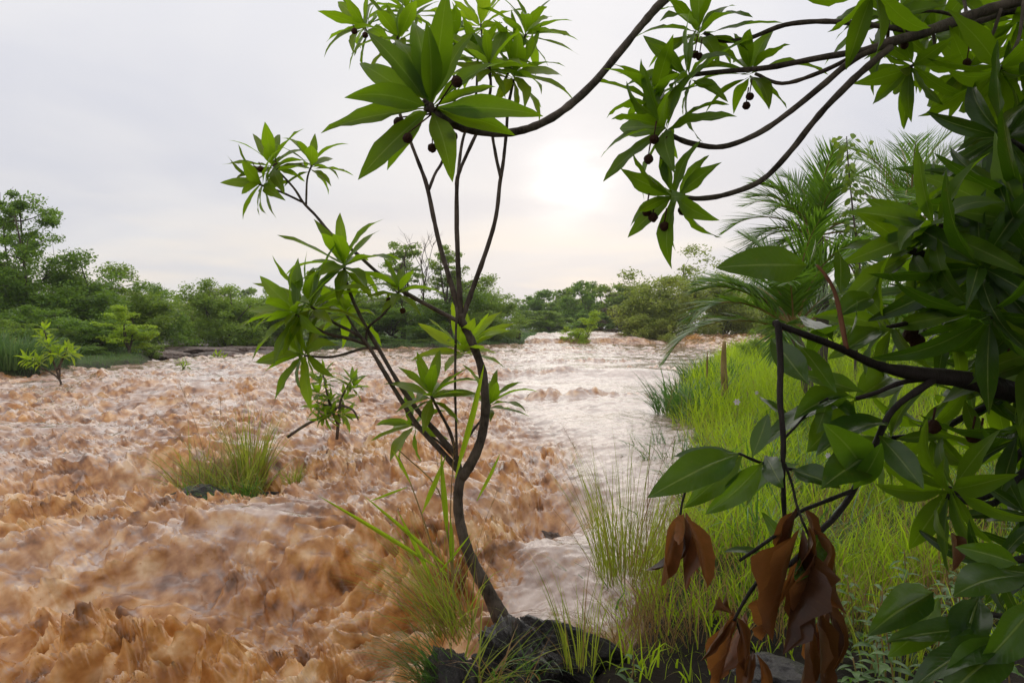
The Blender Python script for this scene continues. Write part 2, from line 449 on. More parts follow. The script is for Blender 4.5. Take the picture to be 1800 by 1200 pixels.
def ground_z(x, y):
    x = np.asarray(x, dtype=float); y = np.asarray(y, dtype=float)
    wob = 0.16 * perlin(x * 1.3, y * 1.3, 4) + 0.06 * perlin(x * 4, y * 4, 5)
    dr = x - edge_r(y) + wob
    dl = edge_l(y) - x + wob
    d = np.maximum(dr, dl)
    near = smooth(9, 3, y)
    up = (0.30 + 0.05 * near) * smooth(-0.08, 0.42, d) + 0.12 * smooth(0.4, 2.5, d) * (1 - near) + 0.22 * smooth(6, 60, d)
    rough = 0.05 * perlin(x * 2.2, y * 2.2, 6) + 0.025 * perlin(x * 6, y * 6, 7) + 0.012 * perlin(x * 15, y * 15, 8)
    pp = 900 + FPX * x / np.maximum(y, 1)
    flat = smooth(235, 275, pp) * smooth(540, 500, pp) * smooth(19, 22, y) * smooth(44, 38, y)
    up = up * (1 - .8 * flat)
    return z0(y) - 0.55 * smooth(0.05, -0.6, d) - 0.12 + up + rough * smooth(-0.1, 0.3, d)


def gz(x, y): return float(ground_z(np.array([x]), np.array([y]))[0])


def build_ground():
    na, rs = 420, []
    r = 0.5
    while r < 900: rs.append(r); r *= 1.028 if r > 2 else 1.04
    rs = np.array(rs)
    an = np.linspace(-PI, PI, na + 1)[:-1]
    # finer angles ahead of the camera
    an = an - 0.62 * np.sin(an)
    A, Rr = np.meshgrid(an, rs)
    X, Y = Rr * np.sin(A), Rr * np.cos(A)
    Z = ground_z(X, Y)
    far = smooth(150, 600, Rr)
    Z = Z * (1 - far) + 1.1 * far
    V = np.stack([X.ravel(), Y.ravel(), Z.ravel()], 1)
    nr = len(rs)
    i, j = np.meshgrid(np.arange(nr - 1), np.arange(na), indexing='ij')
    a = i * na + j; b = i * na + (j + 1) % na
    F = np.stack([a, b, b + na, a + na], -1).reshape(-1, 4)[:, ::-1]
    cc = len(V)
    V = np.vstack([V, [[0, 0, gz(0, 0.2)]]])
    F = np.vstack([F, [[cc, k, (k + 1) % na, (k + 1) % na] for k in range(0)] or np.zeros((0, 4), int)])
    D = np.hypot(V[:, 0], V[:, 1])
    turf = smooth(2.8, 3.3, V[:, 1] + .3 * perlin(V[:, 0] * 2, V[:, 1] * 2, 9)) * smooth(0.15, 0.7, np.maximum(V[:, 0] - edge_r(V[:, 1]), edge_l(V[:, 1]) - V[:, 0]))
    pp = 900 + FPX * V[:, 0] / np.maximum(V[:, 1], 1)
    turf = turf * (1 - smooth(235, 275, pp) * smooth(540, 500, pp) * smooth(19, 22, V[:, 1]) * smooth(44, 38, V[:, 1]))
    me = mesh_from('ground', V, F, M['earth'], True, extra={'turf': turf})
    tag(obj('ground', me), 'dark wet earth and green turf of the river banks', kind='structure')


build_ground()


# ------------------------------------------------------------------ the flooding river
def px_of(x, y, z):
    """approximate photo pixel of a point near the river surface, used to lay out the map of calm and rough water"""
    return 900 + FPX * x / np.maximum(y, 0.3), HORIZON + FPX * (CAM_Z - z) / np.maximum(y, 0.3)


def gauss(x, y, cx, cy, sx, sy, rot=0.0):
    c, s = math.cos(rot), math.sin(rot)
    dx, dy = x - cx, y - cy
    u, v = dx * c + dy * s, -dx * s + dy * c
    return np.exp(-(u / sx) ** 2 - (v / sy) ** 2)


def water_field(X, Y):
    """height, horizontal push and aeration with painted crest glow of the river surface"""
    zb = z0(Y)
    R = np.hypot(X, Y)
    fx, fy = -0.60, -0.80                      # the way it flows
    S = X * fx + Y * fy; T = -X * fy + Y * fx
    # swirling warp
    w1 = perlin(X * 0.55, Y * 0.55, 1); w2 = perlin(X * 0.55, Y * 0.55, 2)
    w3 = perlin(X * 1.9, Y * 1.9, 3); w4 = perlin(X * 1.9, Y * 1.9, 4)
    w5 = perlin(X * 5.5, Y * 5.5, 33); w6 = perlin(X * 5.5, Y * 5.5, 34)
    Sw = S + 0.55 * w1 + 0.13 * w3 + 0.03 * w5; Tw = T + 0.55 * w2 + 0.13 * w4 + 0.03 * w6

    # calm tongue along the right bank
    dr = edge_r(Y) - X
    calm = smooth(0.62, 0.30, (dr) / (0.25 + 0.32 * np.maximum(Y - 1.5, 0.1)) - 0.35 * smooth(6, 14, Y)) * smooth(30, 20, Y)
    calm = np.clip(calm, 0, 1)
    # the long smooth swell in the left foreground and a few glassy backs
    sw = gauss(X, Y, -1.75, 4.35, 1.25, 0.42, 0.35) + 0.8 * gauss(X, Y, -0.7, 5.0, 0.8, 0.3, 0.2) + 0.7 * gauss(X, Y, -2.0, 8.0, 1.4, 0.5, 0.1) \
        + 0.8 * gauss(X, Y, -1.1, 12.2, 2.2, 0.6, 0.0) + 0.7 * gauss(X, Y, 1.5, 17, 3.0, 1.6, 0.0)
    sw = np.clip(sw, 0, 1)
    patch = smooth(0.05, 0.55, perlin(X * 0.42 + 4, Y * 0.30, 9))
    turb = np.clip((1 - 0.88 * calm) * (1 - 0.30 * sw) * (1 - 0.4 * patch * smooth(5, 8, Y)), 0.05, 1)
    far_amp = np.interp(R, [0, 4, 8, 14, 22, 60], [1.0, 1.0, 0.95, 0.80, 0.70, 0.7])
    fx, fy = fx, fy

    def ridged(f, a, seed, st=0.55):
        n = perlin(Sw * f * st, Tw * f, seed)
        return a * (1 - 2 * np.sqrt(n * n + 0.006))

    def round_(f, a, seed, st=0.6): return a * perlin(Sw * f * st, Tw * f, seed)
    def billow(f, a, seed, st=0.6): return a * (2 * np.abs(perlin(Sw * f * st, Tw * f, seed)) - 0.5)
    def rope(f, seed, st=0.5, pw=3.0): return np.clip(1 - 2.2 * np.abs(perlin(Sw * f * st, Tw * f, seed)), 0, 1) ** pw
    big = 0.10 * perlin(Sw * 0.8, Tw * 0.7, 11) + 0.05 * ridged(1.15, 1.0, 12, .8)
    mid = 0.030 * ridged(2.3, 1, 13, .6) + 0.070 * round_(3.6, 1, 14, .6) + 0.022 * rope(1.9, 18, .5, 1.5) + 0.030 * rope(3.7, 19, 0.6, 1.5)
    lod = smooth(26, 9, R); lod2 = smooth(11, 5, R)
    # steep, folded small forms
    lod = smooth(40, 14, R); lod2 = smooth(16, 6, R)
    nf = smooth(7.5, 4.0, R)
    fine = ((0.046 + .008 * nf) * round_(7.0, 1, 15, 0.6) + 0.020 * rope(7.0, 20, 0.6, 1.2) + (0.034 + .014 * nf) * round_(13, 1, 28, .7)) * lod + (0.032 * round_(22, 1, 16, 0.7) + 0.015 * round_(40, 1, 17, 0.75) + .005 * round_(70, 1, 29, .8)) * lod2
    fine = np.where(fine > 0, fine * 1.0, fine * .78)
    lump = 0.35 + 0.65 * smooth(-0.25, 0.5, perlin(X * 1.1, Y * 1.1, 21))       # some places boil, others run smoother
    nr = 1 + 0.25 * smooth(4.6, 3.4, R) * smooth(.3, -.4, X)
    h = turb * far_amp * (big + mid * nr * (0.5 + 0.9 * lump) + fine * (0.6 + 1.0 * lump))
    # ripples on the calm water, combed along the flow
    cw = 0.5 + 0.5 * perlin(X * 0.8, Y * 0.8, 30)
    h += (1 - turb) * (0.010 * cw * perlin(S * 2.2, T * 7.5, 22) + 0.0060 * perlin(S * 6 + w3, T * 19 + w4, 23) * lod + 0.0035 * perlin(S * 14, T * 38, 24) * lod2)
    h += (1 - turb) * 0.035 * perlin(S * 0.7, T * 0.9, 25)

    # shapes of the bed that the photograph shows
    z = zb + h
    z += 0.20 * gauss(X, Y, -1.75, 4.45, 1.5, 0.55, 0.35) - 0.17 * gauss(X, Y, -1.9, 3.5, 1.1, 0.36, 0.45) - 0.13 * gauss(X, Y, -.45, 3.5, .35, .22, .3) + .10 * gauss(X, Y, -1.3, 3.15, .5, .22, .3) + .10 * gauss(X, Y, -.75, 4.2, .4, .2, .3)
    z += 0.10 * calm * smooth(2.8, 4, Y)
    z -= 0.24 * gauss(X, Y, 0.20, 5.0, 0.30, 0.45, -0.5)          # the hole beside the tongue
    z += 0.07 * gauss(X, Y, 0.10, 4.1, 0.22, 0.25, 0)
    z += 0.24 * gauss(X, Y, 0.08, 2.98, 0.34, 0.36, 0)           # it climbs over the rock round the sapling
    z -= 0.26 * gauss(X, Y, -2.75, 5.9, 0.8, 0.26, 0.2) + 0.16 * gauss(X, Y, -1.2, 7.3, 1.2, .25, .1) + .14 * gauss(X, Y, -4.6, 9.6, 1.3, .35, .2)
    z += 0.14 * gauss(X, Y, -2.6, 6.7, 1.4, 0.35, 0.1)
    z += 0.16 * gauss(X, Y, 1.9, 15.5, 2.4, 1.0, 0.0)             # low standing waves upstream
    z += 0.13 * gauss(X, Y, -1.8, 13.0, 2.0, 0.5, 0.05) + 0.16 * gauss(X, Y, -5.0, 12.5, 2.6, 0.7, 0.1)
    crest = 0.065 * gauss(X, Y, 1.0, 11.4, 1.5, 0.30, 0.08) + 0.07 * gauss(X, Y, 2.7, 16.8, 2.3, 0.4, 0.03) + 0.06 * gauss(X, Y, -0.3, 15.4, 1.6, 0.45, -.05) + 0.06 * gauss(X, Y, 2.2, 21, 2.6, .5, 0)
    z += crest * (0.3 + 1.5 * perlin(X * 2.0, Y * 1.2, 41) + 1.6 * perlin(X * 5.5, Y * 3, 42) + .9 * perlin(X * 12, Y * 7, 47))
    # the low fall of the ledge far upstream, and the rapid to its right
    lm = smooth(0.2, 1.2, X) * smooth(8.0, 6.0, X)
    z += 0.26 * lm * smooth(37.6, 37.9, Y + 0.35 * perlin(X * 0.9, Y * 0.2, 43)) + 0.12 * lm * smooth(43, 43.5, Y)
    rp = smooth(7.0, 9.0, X) * smooth(26, 32, Y)
    z += rp * (0.25 * smooth(30, 42, Y) + 0.20 * np.abs(perlin(X * 0.9, Y * 0.5, 44)) + 0.12 * perlin(X * 2.2, Y * 1.1, 45))
    aer_glow = np.clip(0.02 + 0.50 * turb * (0.4 + 0.8 * lump) + 6.0 * crest + 1.1 * rp - 0.10 * sw + 4.5 * (fine + .5 * mid) * turb - .12, 0.0, 1.0)
    aer_glow = np.clip(aer_glow + 0.4 * gauss(X, Y, -0.35, 7.3, 1.3, 0.8, 0), 0, 1)
    aer_glow = np.clip(aer_glow + 0.5 * perlin(X * 1.6, Y * 1.6, 46) * turb, 0, 1)
    # push crests downstream so that they lean and fold
    k = turb * np.interp(R, [0, 4, 7, 20], [0.45, 0.55, 0.75, 0.5])
    push = k * (0.4 * big + 0.9 * mid + 0.8 * fine) * far_amp
    dx = fx * push + turb * (0.035 * perlin(Sw * 4.2, Tw * 4.2, 51) + 0.012 * perlin(Sw * 11, Tw * 11, 52) * lod)
    dy = fy * push + turb * (0.035 * perlin(Sw * 4.2, Tw * 4.2, 53) + 0.012 * perlin(Sw * 11, Tw * 11, 54) * lod)
    return z, dx, dy, aer_glow


def build_water():
    rs = [1.1]
    while rs[-1] < 78:
        r = rs[-1]
        rs.append(r + min(max(r * r * 0.0012, 0.005), r * 0.0058))
    rs = np.array(rs)
    ang = np.radians(np.linspace(-50, 46, 930))
    A, R = np.meshgrid(ang, rs)
    X, Y = R * np.sin(A), R * np.cos(A)
    z, dx, dy, aer_glow = water_field(X, Y)
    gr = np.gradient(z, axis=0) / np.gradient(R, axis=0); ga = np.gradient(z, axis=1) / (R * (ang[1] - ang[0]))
    aer_glow = np.clip(aer_glow * .50 + .62 * smooth(.22, .9, np.hypot(gr, ga)) - .04, 0, 1)   # steep flanks painted orange, standing for light glowing through thin water
    V = np.stack([(X + dx).ravel(), (Y + dy).ravel(), z.ravel()], 1)
    nr, na = X.shape
    i, j = np.meshgrid(np.arange(nr - 1), np.arange(na - 1), indexing='ij')
    a = i * na + j
    F = np.stack([a, a + 1, a + na + 1, a + na], -1).reshape(-1, 4)[:, ::-1]
    d = np.maximum(X - edge_r(Y), edge_l(Y) - X).ravel()
    keep = (d[F] < 1.2).all(1)
    F = F[keep]
    me = mesh_from('river', V, F, M['water'], True, extra={'aer_glow': aer_glow.ravel()})
    tag(obj('river', me), 'brown muddy floodwater rushing over the rocks', kind='structure')
    return len(F)


print('river quads', build_water())


def wz(x, y): return float(water_field(np.array([[x]]), np.array([[y]]))[0][0, 0])


# ------------------------------------------------------------------ leaf shapes
def leaf_mesh(name, mat, w=0.12, oval=0.0, fold=0.25, bend=0.3, twist=0.0, wave=0.02, seed=0, nu=9, nv=4, curl=0.0, pet=0.06):
    """a leaf along +x, 1 long; its upper face looks to +z"""
    rg = np.random.default_rng(seed)
    V, UV = [], []
    ph = rg.uniform(0, 6.28, 4); wf = rg.uniform(7, 15)
    for i in range(nu + 1):
        u = i / nu
        if u < pet: half = 0.008
        else:
            t = (u - pet) / (1 - pet)
            lan = max(0.0, math.sin(PI * t ** 0.86)) ** 1.12 * (1 - 0.16 * t)
            ov = max(0.0, math.sin(PI * t ** 0.95)) ** 0.62
            half = 0.006 + 0.5 * w * 2 * (lan * (1 - oval) + ov * oval)
            if i == nu: half = 0.002
        ang = bend * u * u
        x = math.sin(ang) / max(bend, 1e-3) if abs(bend) > 1e-3 else u
        # arc that bends down
        cx = u * math.cos(ang * 0.5); cz = -u * math.sin(ang * 0.55)
        tw = twist * u
        for k in range(nv + 1):
            v = (k / nv) * 2 - 1
            y = v * half * math.cos(curl * abs(v))
            z = abs(v) * half * fold + wave * (math.sin(u * wf + ph[0] + (2.0 if v > 0 else 0)) + .6 * math.sin(u * wf * 2.3 + ph[2] + (1.0 if v > 0 else 0))) * abs(v) ** 1.5 * (1 if t_ok(u) else 0)
            z += half * math.sin(curl * abs(v)) * abs(v)
            y2 = y * math.cos(tw) - z * math.sin(tw); z2 = y * math.sin(tw) + z * math.cos(tw)
            V.append((cx + z2 * math.sin(ang) * 0.6, y2 + 0.02 * math.sin(u * 3 + ph[1]) * u, cz + z2 * math.cos(ang)))
            UV.append((u, v))
    F = []
    for i in range(nu):
        for k in range(nv):
            a = i * (nv + 1) + k
            F.append((a, a + nv + 1, a + nv + 2, a + 1))
    return mesh_from(name, V, F, mat, True, uv=UV)


def t_ok(u): return 0.08 < u < 0.97


def leaf_set(name, mat, n, w, oval, seed, bend=(0.1, 0.8), fold=(0.1, 0.5), wave=(0.005, 0.02), twist=0.5, curl=(0, 0), nu=9):
    rg = random.Random(seed)
    return [leaf_mesh(name, mat, w * rg.uniform(0.85, 1.18), oval, rg.uniform(*fold), rg.uniform(*bend), rg.uniform(-twist, twist),
                      rg.uniform(*wave), seed * 50 + i, nu=nu, curl=rg.uniform(*curl)) for i in range(n)]


M['painted_shade_leaf'] = leaf_mat('painted_shade_leaf', (0.010, 0.030, 0.005), (0.034, 0.075, 0.008), (0.12, 0.26, 0.006), 0.42, 0.26, 0.35)  # darker copy of the long leaf, with shade put into its colour
LV = {
    'shade': leaf_set('lance_leaf', M['painted_shade_leaf'], 10, 0.105, 0.15, 11, nu=11),
    'sap': leaf_set('lance_leaf', M['sap_leaf'], 9, 0.115, 0.1, 1),
    'young': leaf_set('young_leaf', M['young_leaf'], 5, 0.12, 0.15, 2, bend=(0.0, 0.5)),
    'over': leaf_set('lance_leaf', M['over_leaf'], 10, 0.125, 0.12, 3, nu=11),
    'broad': leaf_set('broad_leaf', M['broad_leaf'], 7, 0.195, 0.45, 4, bend=(0.0, 0.5), nu=11),
    'dead': leaf_set('dead_leaf', M['dead_leaf'], 9, 0.19, 0.15, 5, bend=(-0.5, 1.0), fold=(0.4, 1.4), wave=(0.03, 0.08), twist=1.8, curl=(0.3, 1.9), nu=12),
    'herb': leaf_set('herb_leaf', M['herb_leaf'], 5, 0.13, 0.25, 6, bend=(0.2, 0.9), nu=7),
    'vine': leaf_set('vine_leaf', M['vine_leaf'], 4, 0.36, 0.7, 7, nu=7),
}


def place_leaf(name, me, base, tip, hint, parent, ws=1.0):
    base = Vector(base); d = Vector(tip) - base
    L = d.length
    x = d.normalized()
    h = Vector(hint)
    z = h - x * h.dot(x)
    if z.length < 1e-4: z = Vector((0.1, 0.9, 0.3)).cross(x)
    z.normalize()
    y = z.cross(x)
    m = Matrix(((x.x * L, y.x * L * ws, z.x * L, base.x), (x.y * L, y.y * L * ws, z.y * L, base.y), (x.z * L, y.z * L * ws, z.z * L, base.z), (0, 0, 0, 1)))
    o = bpy.data.objects.new(name, me)
    o.parent = parent
    m.translation = base - parent.location
    o.matrix_local = m
    COL.objects.link(o)
    return o


class Plant:
    """a thing made of branches, leaves and fruits"""
    def __init__(self, name, loc, label, cat, group=None, bark='bark'):
        self.e = empty(name, loc, label, cat, group)
        self.bark = bark
        self.thick = 1.0
        self.nleaf = 0

    def branch(self, pts, radii, name='branch', per=5, sides=8, lump=0.09, mat=None):
        b = MB()
        b.tube(cat_rom(pts, per), [q * self.thick for q in radii], sides, lump, seed=len(pts) * 7 + int(abs(pts[0][0]) * 100))
        me = b.mesh(name, mat or M[self.bark])
        o = obj(name, me, self.e)
        me.transform(Matrix.Translation(-self.e.location))
        return o

    def leaf(self, kind, base, tip, hint, ws=1.0, name='leaf', rg=random):
        self.nleaf += 1
        return place_leaf(name, rg.choice(LV[kind]), base, tip, hint, self.e, ws)

    def rosette(self, kind, c, axis, n, L, seed, th=(18, 105), stem=0.012, ws=1.0, droop=0.0, keep=None):
        rg = random.Random(seed)
        c = Vector(c); ax = Vector(axis).normalized()
        e1 = ax.orthogonal().normalized(); e2 = ax.cross(e1)
        ph0 = rg.uniform(0, 6.28)
        for i in range(n):
            t = (i + 0.5) / n
            th_ = math.radians(th[0] + (th[1] - th[0]) * t ** 0.8 + rg.uniform(-9, 9))
            ph = ph0 + i * 2.39996 + rg.uniform(-0.25, 0.25)
            d = ax * math.cos(th_) + (e1 * math.cos(ph) + e2 * math.sin(ph)) * math.sin(th_)
            d = (d + Vector((0, 0, -droop * t))).normalized()
            ll = L * (0.62 + 0.42 * math.sin(PI * min(1, 0.15 + t * 0.75))) * rg.uniform(0.85, 1.12)
            base = c - ax * (stem * 3.0 * t)
            hint = ax * 1.0 - d * 0.2 + Vector((rg.uniform(-.35, .35), rg.uniform(-.35, .35), rg.uniform(-.2, .35)))
            if abs(th_) < 0.4: hint = Vector((rg.uniform(-1, 1), rg.uniform(-1, 1), 0.1))
            self.leaf(kind, base, base + d * ll, hint, ws * rg.uniform(0.88, 1.12), rg=rg)


def finish(p, name='foliage'):
    """beyond 300 leaves, the ones that show smallest become one loose mass"""
    import bisect
    ls = [o for o in p.e.children if o.name.split('.')[0] == 'leaf']
    if len(ls) <= 296: return

    def size(o):
        q = p.e.location + o.matrix_basis.translation
        tip = p.e.location + o.matrix_basis @ Vector((1, 0, 0))
        d = max(q.y, .2)
        ax, ay = abs(q.x / d), abs((q.z - CAM_Z) / d)
        inside = 1.0 if ax < .68 and ay < .47 else 0.0
        return inside * 10 + (tip - q).length / d
    ls.sort(key=size, reverse=True)
    Vs, Fs, UVs, n = {}, {}, {}, {}
    for o in ls[296:]:
        me = o.data; k = me.materials[0].name
        m = len(me.vertices); co = np.empty(m * 3, np.float32); me.vertices.foreach_get('co', co)
        M4 = np.array(o.matrix_basis); co = co.reshape(-1, 3) @ M4[:3, :3].T + M4[:3, 3]
        f = np.empty(len(me.loops), np.int32); me.loops.foreach_get('vertex_index', f); f = f.reshape(-1, 4)
        u = np.zeros((m, 2)); ul = np.empty(len(me.loops) * 2, np.float32); me.uv_layers[0].data.foreach_get('uv', ul); u[f.ravel()] = ul.reshape(-1, 2)
        n.setdefault(k, 0)
        Vs.setdefault(k, []).append(co); Fs.setdefault(k, []).append(f + n[k]); UVs.setdefault(k, []).append(u); n[k] += m
        bpy.data.objects.remove(o)
    for k in Vs:
        me = mesh_from(name, np.concatenate(Vs[k]), np.concatenate(Fs[k]), bpy.data.materials[k], True, uv=np.concatenate(UVs[k]))
        tag(obj(name, me, p.e), kind='stuff')


def fruit_mesh():
    import bmesh
    bm = bmesh.new()
    bmesh.ops.create_icosphere(bm, subdivisions=3, radius=1.0)
    rg = random.Random(4)
    for v in bm.verts: v.co *= 1 + rg.uniform(-0.05, 0.17)
    me = bpy.data.meshes.new('fruit')
    bm.to_mesh(me); bm.free()
    me.polygons.foreach_set('use_smooth', [False] * len(me.polygons))
    me.materials.append(M['fruit'])
    return me


FRUIT = fruit_mesh()


def fruit(pl, c, r, stalk_from=None):
    o = obj('fruit', FRUIT, pl.e, Vector(c) - pl.e.location)
    o.scale = (r, r, r)
    o.rotation_euler = (random.uniform(0, 3), random.uniform(0, 3), 0)
    if stalk_from is not None:
        b = MB(); b.tube([Vector(stalk_from) - Vector(c), Vector((0, 0, r))], [r * 0.20, r * 0.14], 5)
        me = b.mesh('stalk', M['fruit'])
        s = obj('stalk', me, o)
        s.scale = (1 / r,) * 3
        s.rotation_mode = 'QUATERNION'; s.rotation_quaternion = o.rotation_euler.to_quaternion().inverted()


def pts(lst, d0, d1=None):
    """pixel path -> world points, depth running from d0 to d1"""
    d1 = d0 if d1 is None else d1
    n = len(lst)
    out = []
    for i, p in enumerate(lst):
        d = p[2] if len(p) > 2 else d0 + (d1 - d0) * i / max(n - 1, 1)
        out.append(at(p[0], p[1], d))
    return out


def pxm(p, d): return p / FPX * d       # pixels at depth d -> metres


# ------------------------------------------------------------------ the sapling on the rock
SD = 3.0
def build_sapling():
    root = at(868, 1062, SD)
    p = Plant('sapling', root, 'slender young tree with long narrow leaves standing on wet rock at the river edge', 'sapling')
    px = lambda v: pxm(v, SD)
    p.thick = .70
    p.branch(pts([(888, 1100), (872, 1068), (858, 1040), (832, 990), (815, 945), (806, 900), (806, 862), (811, 832)], SD), [px(24), px(18), px(14), px(12.5), px(12.5)], 'trunk', 6, 12, 0.06)
    p.thick = .85
    p.branch(pts([(810, 840), (832, 806), (848, 762), (853, 710), (848, 655), (831, 604), (813, 566), (810, 552)], SD, SD), [px(11.5), px(9.8), px(8.8), px(8)], sides=10)
    p.thick = 1.0
    p.branch(pts([(812, 572), (797, 512), (776, 442), (762, 382), (750, 325), (735, 284), (722, 250), (700, 190), (690, 120), (700, 60)], SD, SD + .05), [px(5.5), px(4), px(3), px(2.2)])
    p.branch(pts([(754, 333), (765, 305), (778, 282), (790, 230), (800, 160), (790, 80)], SD + .02, SD + .15), [px(3), px(2.5), px(2)])
    p.branch(pts([(811, 566), (806, 480), (803, 402), (803, 330), (806, 306), (822, 268), (846, 215), (862, 160), (860, 110)], SD, SD - .1), [px(5.2), px(3.8), px(3), px(2.2)])
    p.branch(pts([(805, 312), (808, 280), (815, 240), (835, 180), (840, 100)], SD, SD + .1), [px(3), px(2)])
    p.branch(pts([(812, 562), (830, 510), (855, 440), (872, 380), (879, 320), (884, 290), (890, 235), (893, 190), (903, 140)], SD, SD + .05), [px(5.2), px(4), px(3.2), px(2.4)])
    p.branch(pts([(880, 312), (871, 270), (866, 225), (880, 160), (925, 60)], SD, SD + .1), [px(3), px(2.3)])
    # left side
    p.thick = .8
    p.branch(pts([(809, 835), (800, 800), (772, 765), (740, 728), (703, 677), (665, 612), (634, 557), (609, 498), (605, 468)], SD, SD - .05), [px(8), px(6.3), px(5), px(4.2), px(3.4)])
    p.branch(pts([(806, 828), (778, 795), (734, 747), (697, 690), (668, 641), (643, 602), (622, 585), (587, 567), (545, 538)], SD, SD - .1), [px(7), px(5.5), px(4.5), px(3.4), px(2.8)])
    p.branch(pts([(646, 606), (617, 596), (567, 583), (520, 553)], SD - .05, SD - .15), [px(4), px(3)])
    p.branch(pts([(645, 604), (622, 575), (607, 548)], SD - .05, SD + .1), [px(3), px(2.4)])
    p.branch(pts([(643, 602), (648, 575), (672, 554), (697, 522), (702, 505)], SD - .05, SD - .1), [px(3.2), px(2.5)])
    p.branch(pts([(665, 612), (640, 612), (585, 627), (535, 625)], SD - .02, SD - .15), [px(3.5), px(3), px(2.5)])
    p.branch(pts([(808, 566), (764, 543), (722, 520), (690, 500), (660, 476), (620, 440), (583, 412), (556, 380), (533, 356), (516, 330), (478, 289)], SD, SD + .1), [px(5.2), px(4.4), px(3.8), px(3), px(2.2)])
    p.branch(pts([(531, 355), (495, 338), (455, 324)], SD + .08, SD), [px(2.8), px(2.2)])
    p.branch(pts([(538, 362), (540, 315), (548, 290)], SD + .08, SD + .15), [px(2.5), px(2)])
    p.branch(pts([(803, 540), (801, 600), (800, 680), (802, 760), (803, 812)], SD - .04), [px(2.6), px(3)])
    p.branch(pts([(805, 812), (792, 762), (772, 722), (758, 696)], SD - .02, SD - .12), [px(4), px(3)])
    p.branch(pts([(806, 812), (822, 770), (848, 735), (862, 712)], SD - .02, SD + .15), [px(3.6), px(2.6)])
    p.branch(pts([(800, 805), (770, 775), (735, 752), (720, 742)], SD, SD + .1), [px(3), px(2.4)])
    p.branch(pts([(829, 606), (824, 612), (816, 616)], SD, SD + .1), [px(4), px(3)])
    R = [  # kind, px, py, depth, axis(x,y,z), n, length px, theta
        ('sap', 605, 462, SD - .05, (0, -.35, 1), 17, 100, (15, 120)),
        ('sap', 545, 535, SD - .1, (-.5, -.3, .8), 16, 105, (15, 115)),
        ('sap', 517, 548, SD - .2, (-.7, -.4, .4), 12, 95, (20, 110)),
        ('sap', 607, 545, SD + .1, (0, .2, 1), 11, 85, (20, 115)),
        ('sap', 702, 508, SD - .1, (.1, -.4, 1), 9, 70, (20, 110)),
        ('sap', 530, 622, SD - .15, (-.35, -.3, .1), 10, 85, (25, 120)),
        ('sap', 478, 287, SD + .1, (-.1, -.3, 1), 12, 80, (15, 115)),
        ('sap', 455, 322, SD, (-.7, -.3, .1), 11, 72, (20, 115)),
        ('sap', 548, 288, SD + .15, (.15, -.2, 1), 11, 68, (15, 115)),
        ('sap', 758, 692, SD - .12, (-.1, -.3, 1), 15, 82, (15, 118)),
        ('sap', 722, 745, SD + .1, (-.5, -.2, .5), 9, 75, (25, 115)),
        ('sap', 862, 708, SD + .15, (.35, -.2, .8), 8, 72, (15, 90)),
        ('young', 816, 612, SD + .10, (.1, -.35, 1), 15, 86, (12, 100)),
        ('sap', 700, 62, SD + .05, (-.2, -.3, 1), 12, 85, (20, 115)),
        ('sap', 640, 45, SD + .2, (-.6, -.2, .5), 12, 78, (20, 115)),
        ('sap', 790, 80, SD + .15, (0, -.2, 1), 12, 85, (20, 115)),
        ('sap', 840, 100, SD + .1, (0, -.2, 1), 12, 80, (20, 115)),
        ('sap', 860, 112, SD - .1, (-.1, -.3, 1), 12, 85, (20, 115)),
        ('sap', 905, 128, SD + .05, (.45, -.35, .8), 16, 95, (15, 118)),
        ('sap', 925, 55, SD + .1, (.3, -.3, 1), 13, 82, (15, 115)),
        ('young', 845, 40, SD + .2, (0, -.2, 1), 10, 75, (20, 110)),
        ('sap', 715, 15, SD + .3, (0, -.2, 1), 12, 75, (20, 115)),
    ]
    p.branch(pts([(694, 110), (665, 80), (640, 48)], SD + .05, SD + .2), [px(2.6), px(2)])
    p.branch(pts([(862, 140), (850, 90), (845, 42)], SD - .1, SD + .2), [px(2.6), px(2)])
    p.branch(pts([(697, 80), (706, 50), (715, 18)], SD + .05, SD + .3), [px(2.4), px(2)])
    for i, (k, x, y, d, ax, n, L, th) in enumerate(R):
        n = n + 6 if i > 12 else n + 4; L *= 1.14
        p.rosette(k, at(x, y, d), ax, n, pxm(L, d), 100 + i, th, pxm(4, d))
    for x, y in ((447, 297), (458, 297), (486, 292), (623, 55), (642, 62), (684, 527), (708, 546)):
        fruit(p, at(x, y, SD), pxm(5, SD), at(x - 3, y - 12, SD))
    # the bright grass-like leaves low on the trunk
    finish(p)
    print('sapling leaves', p.nleaf)


build_sapling()


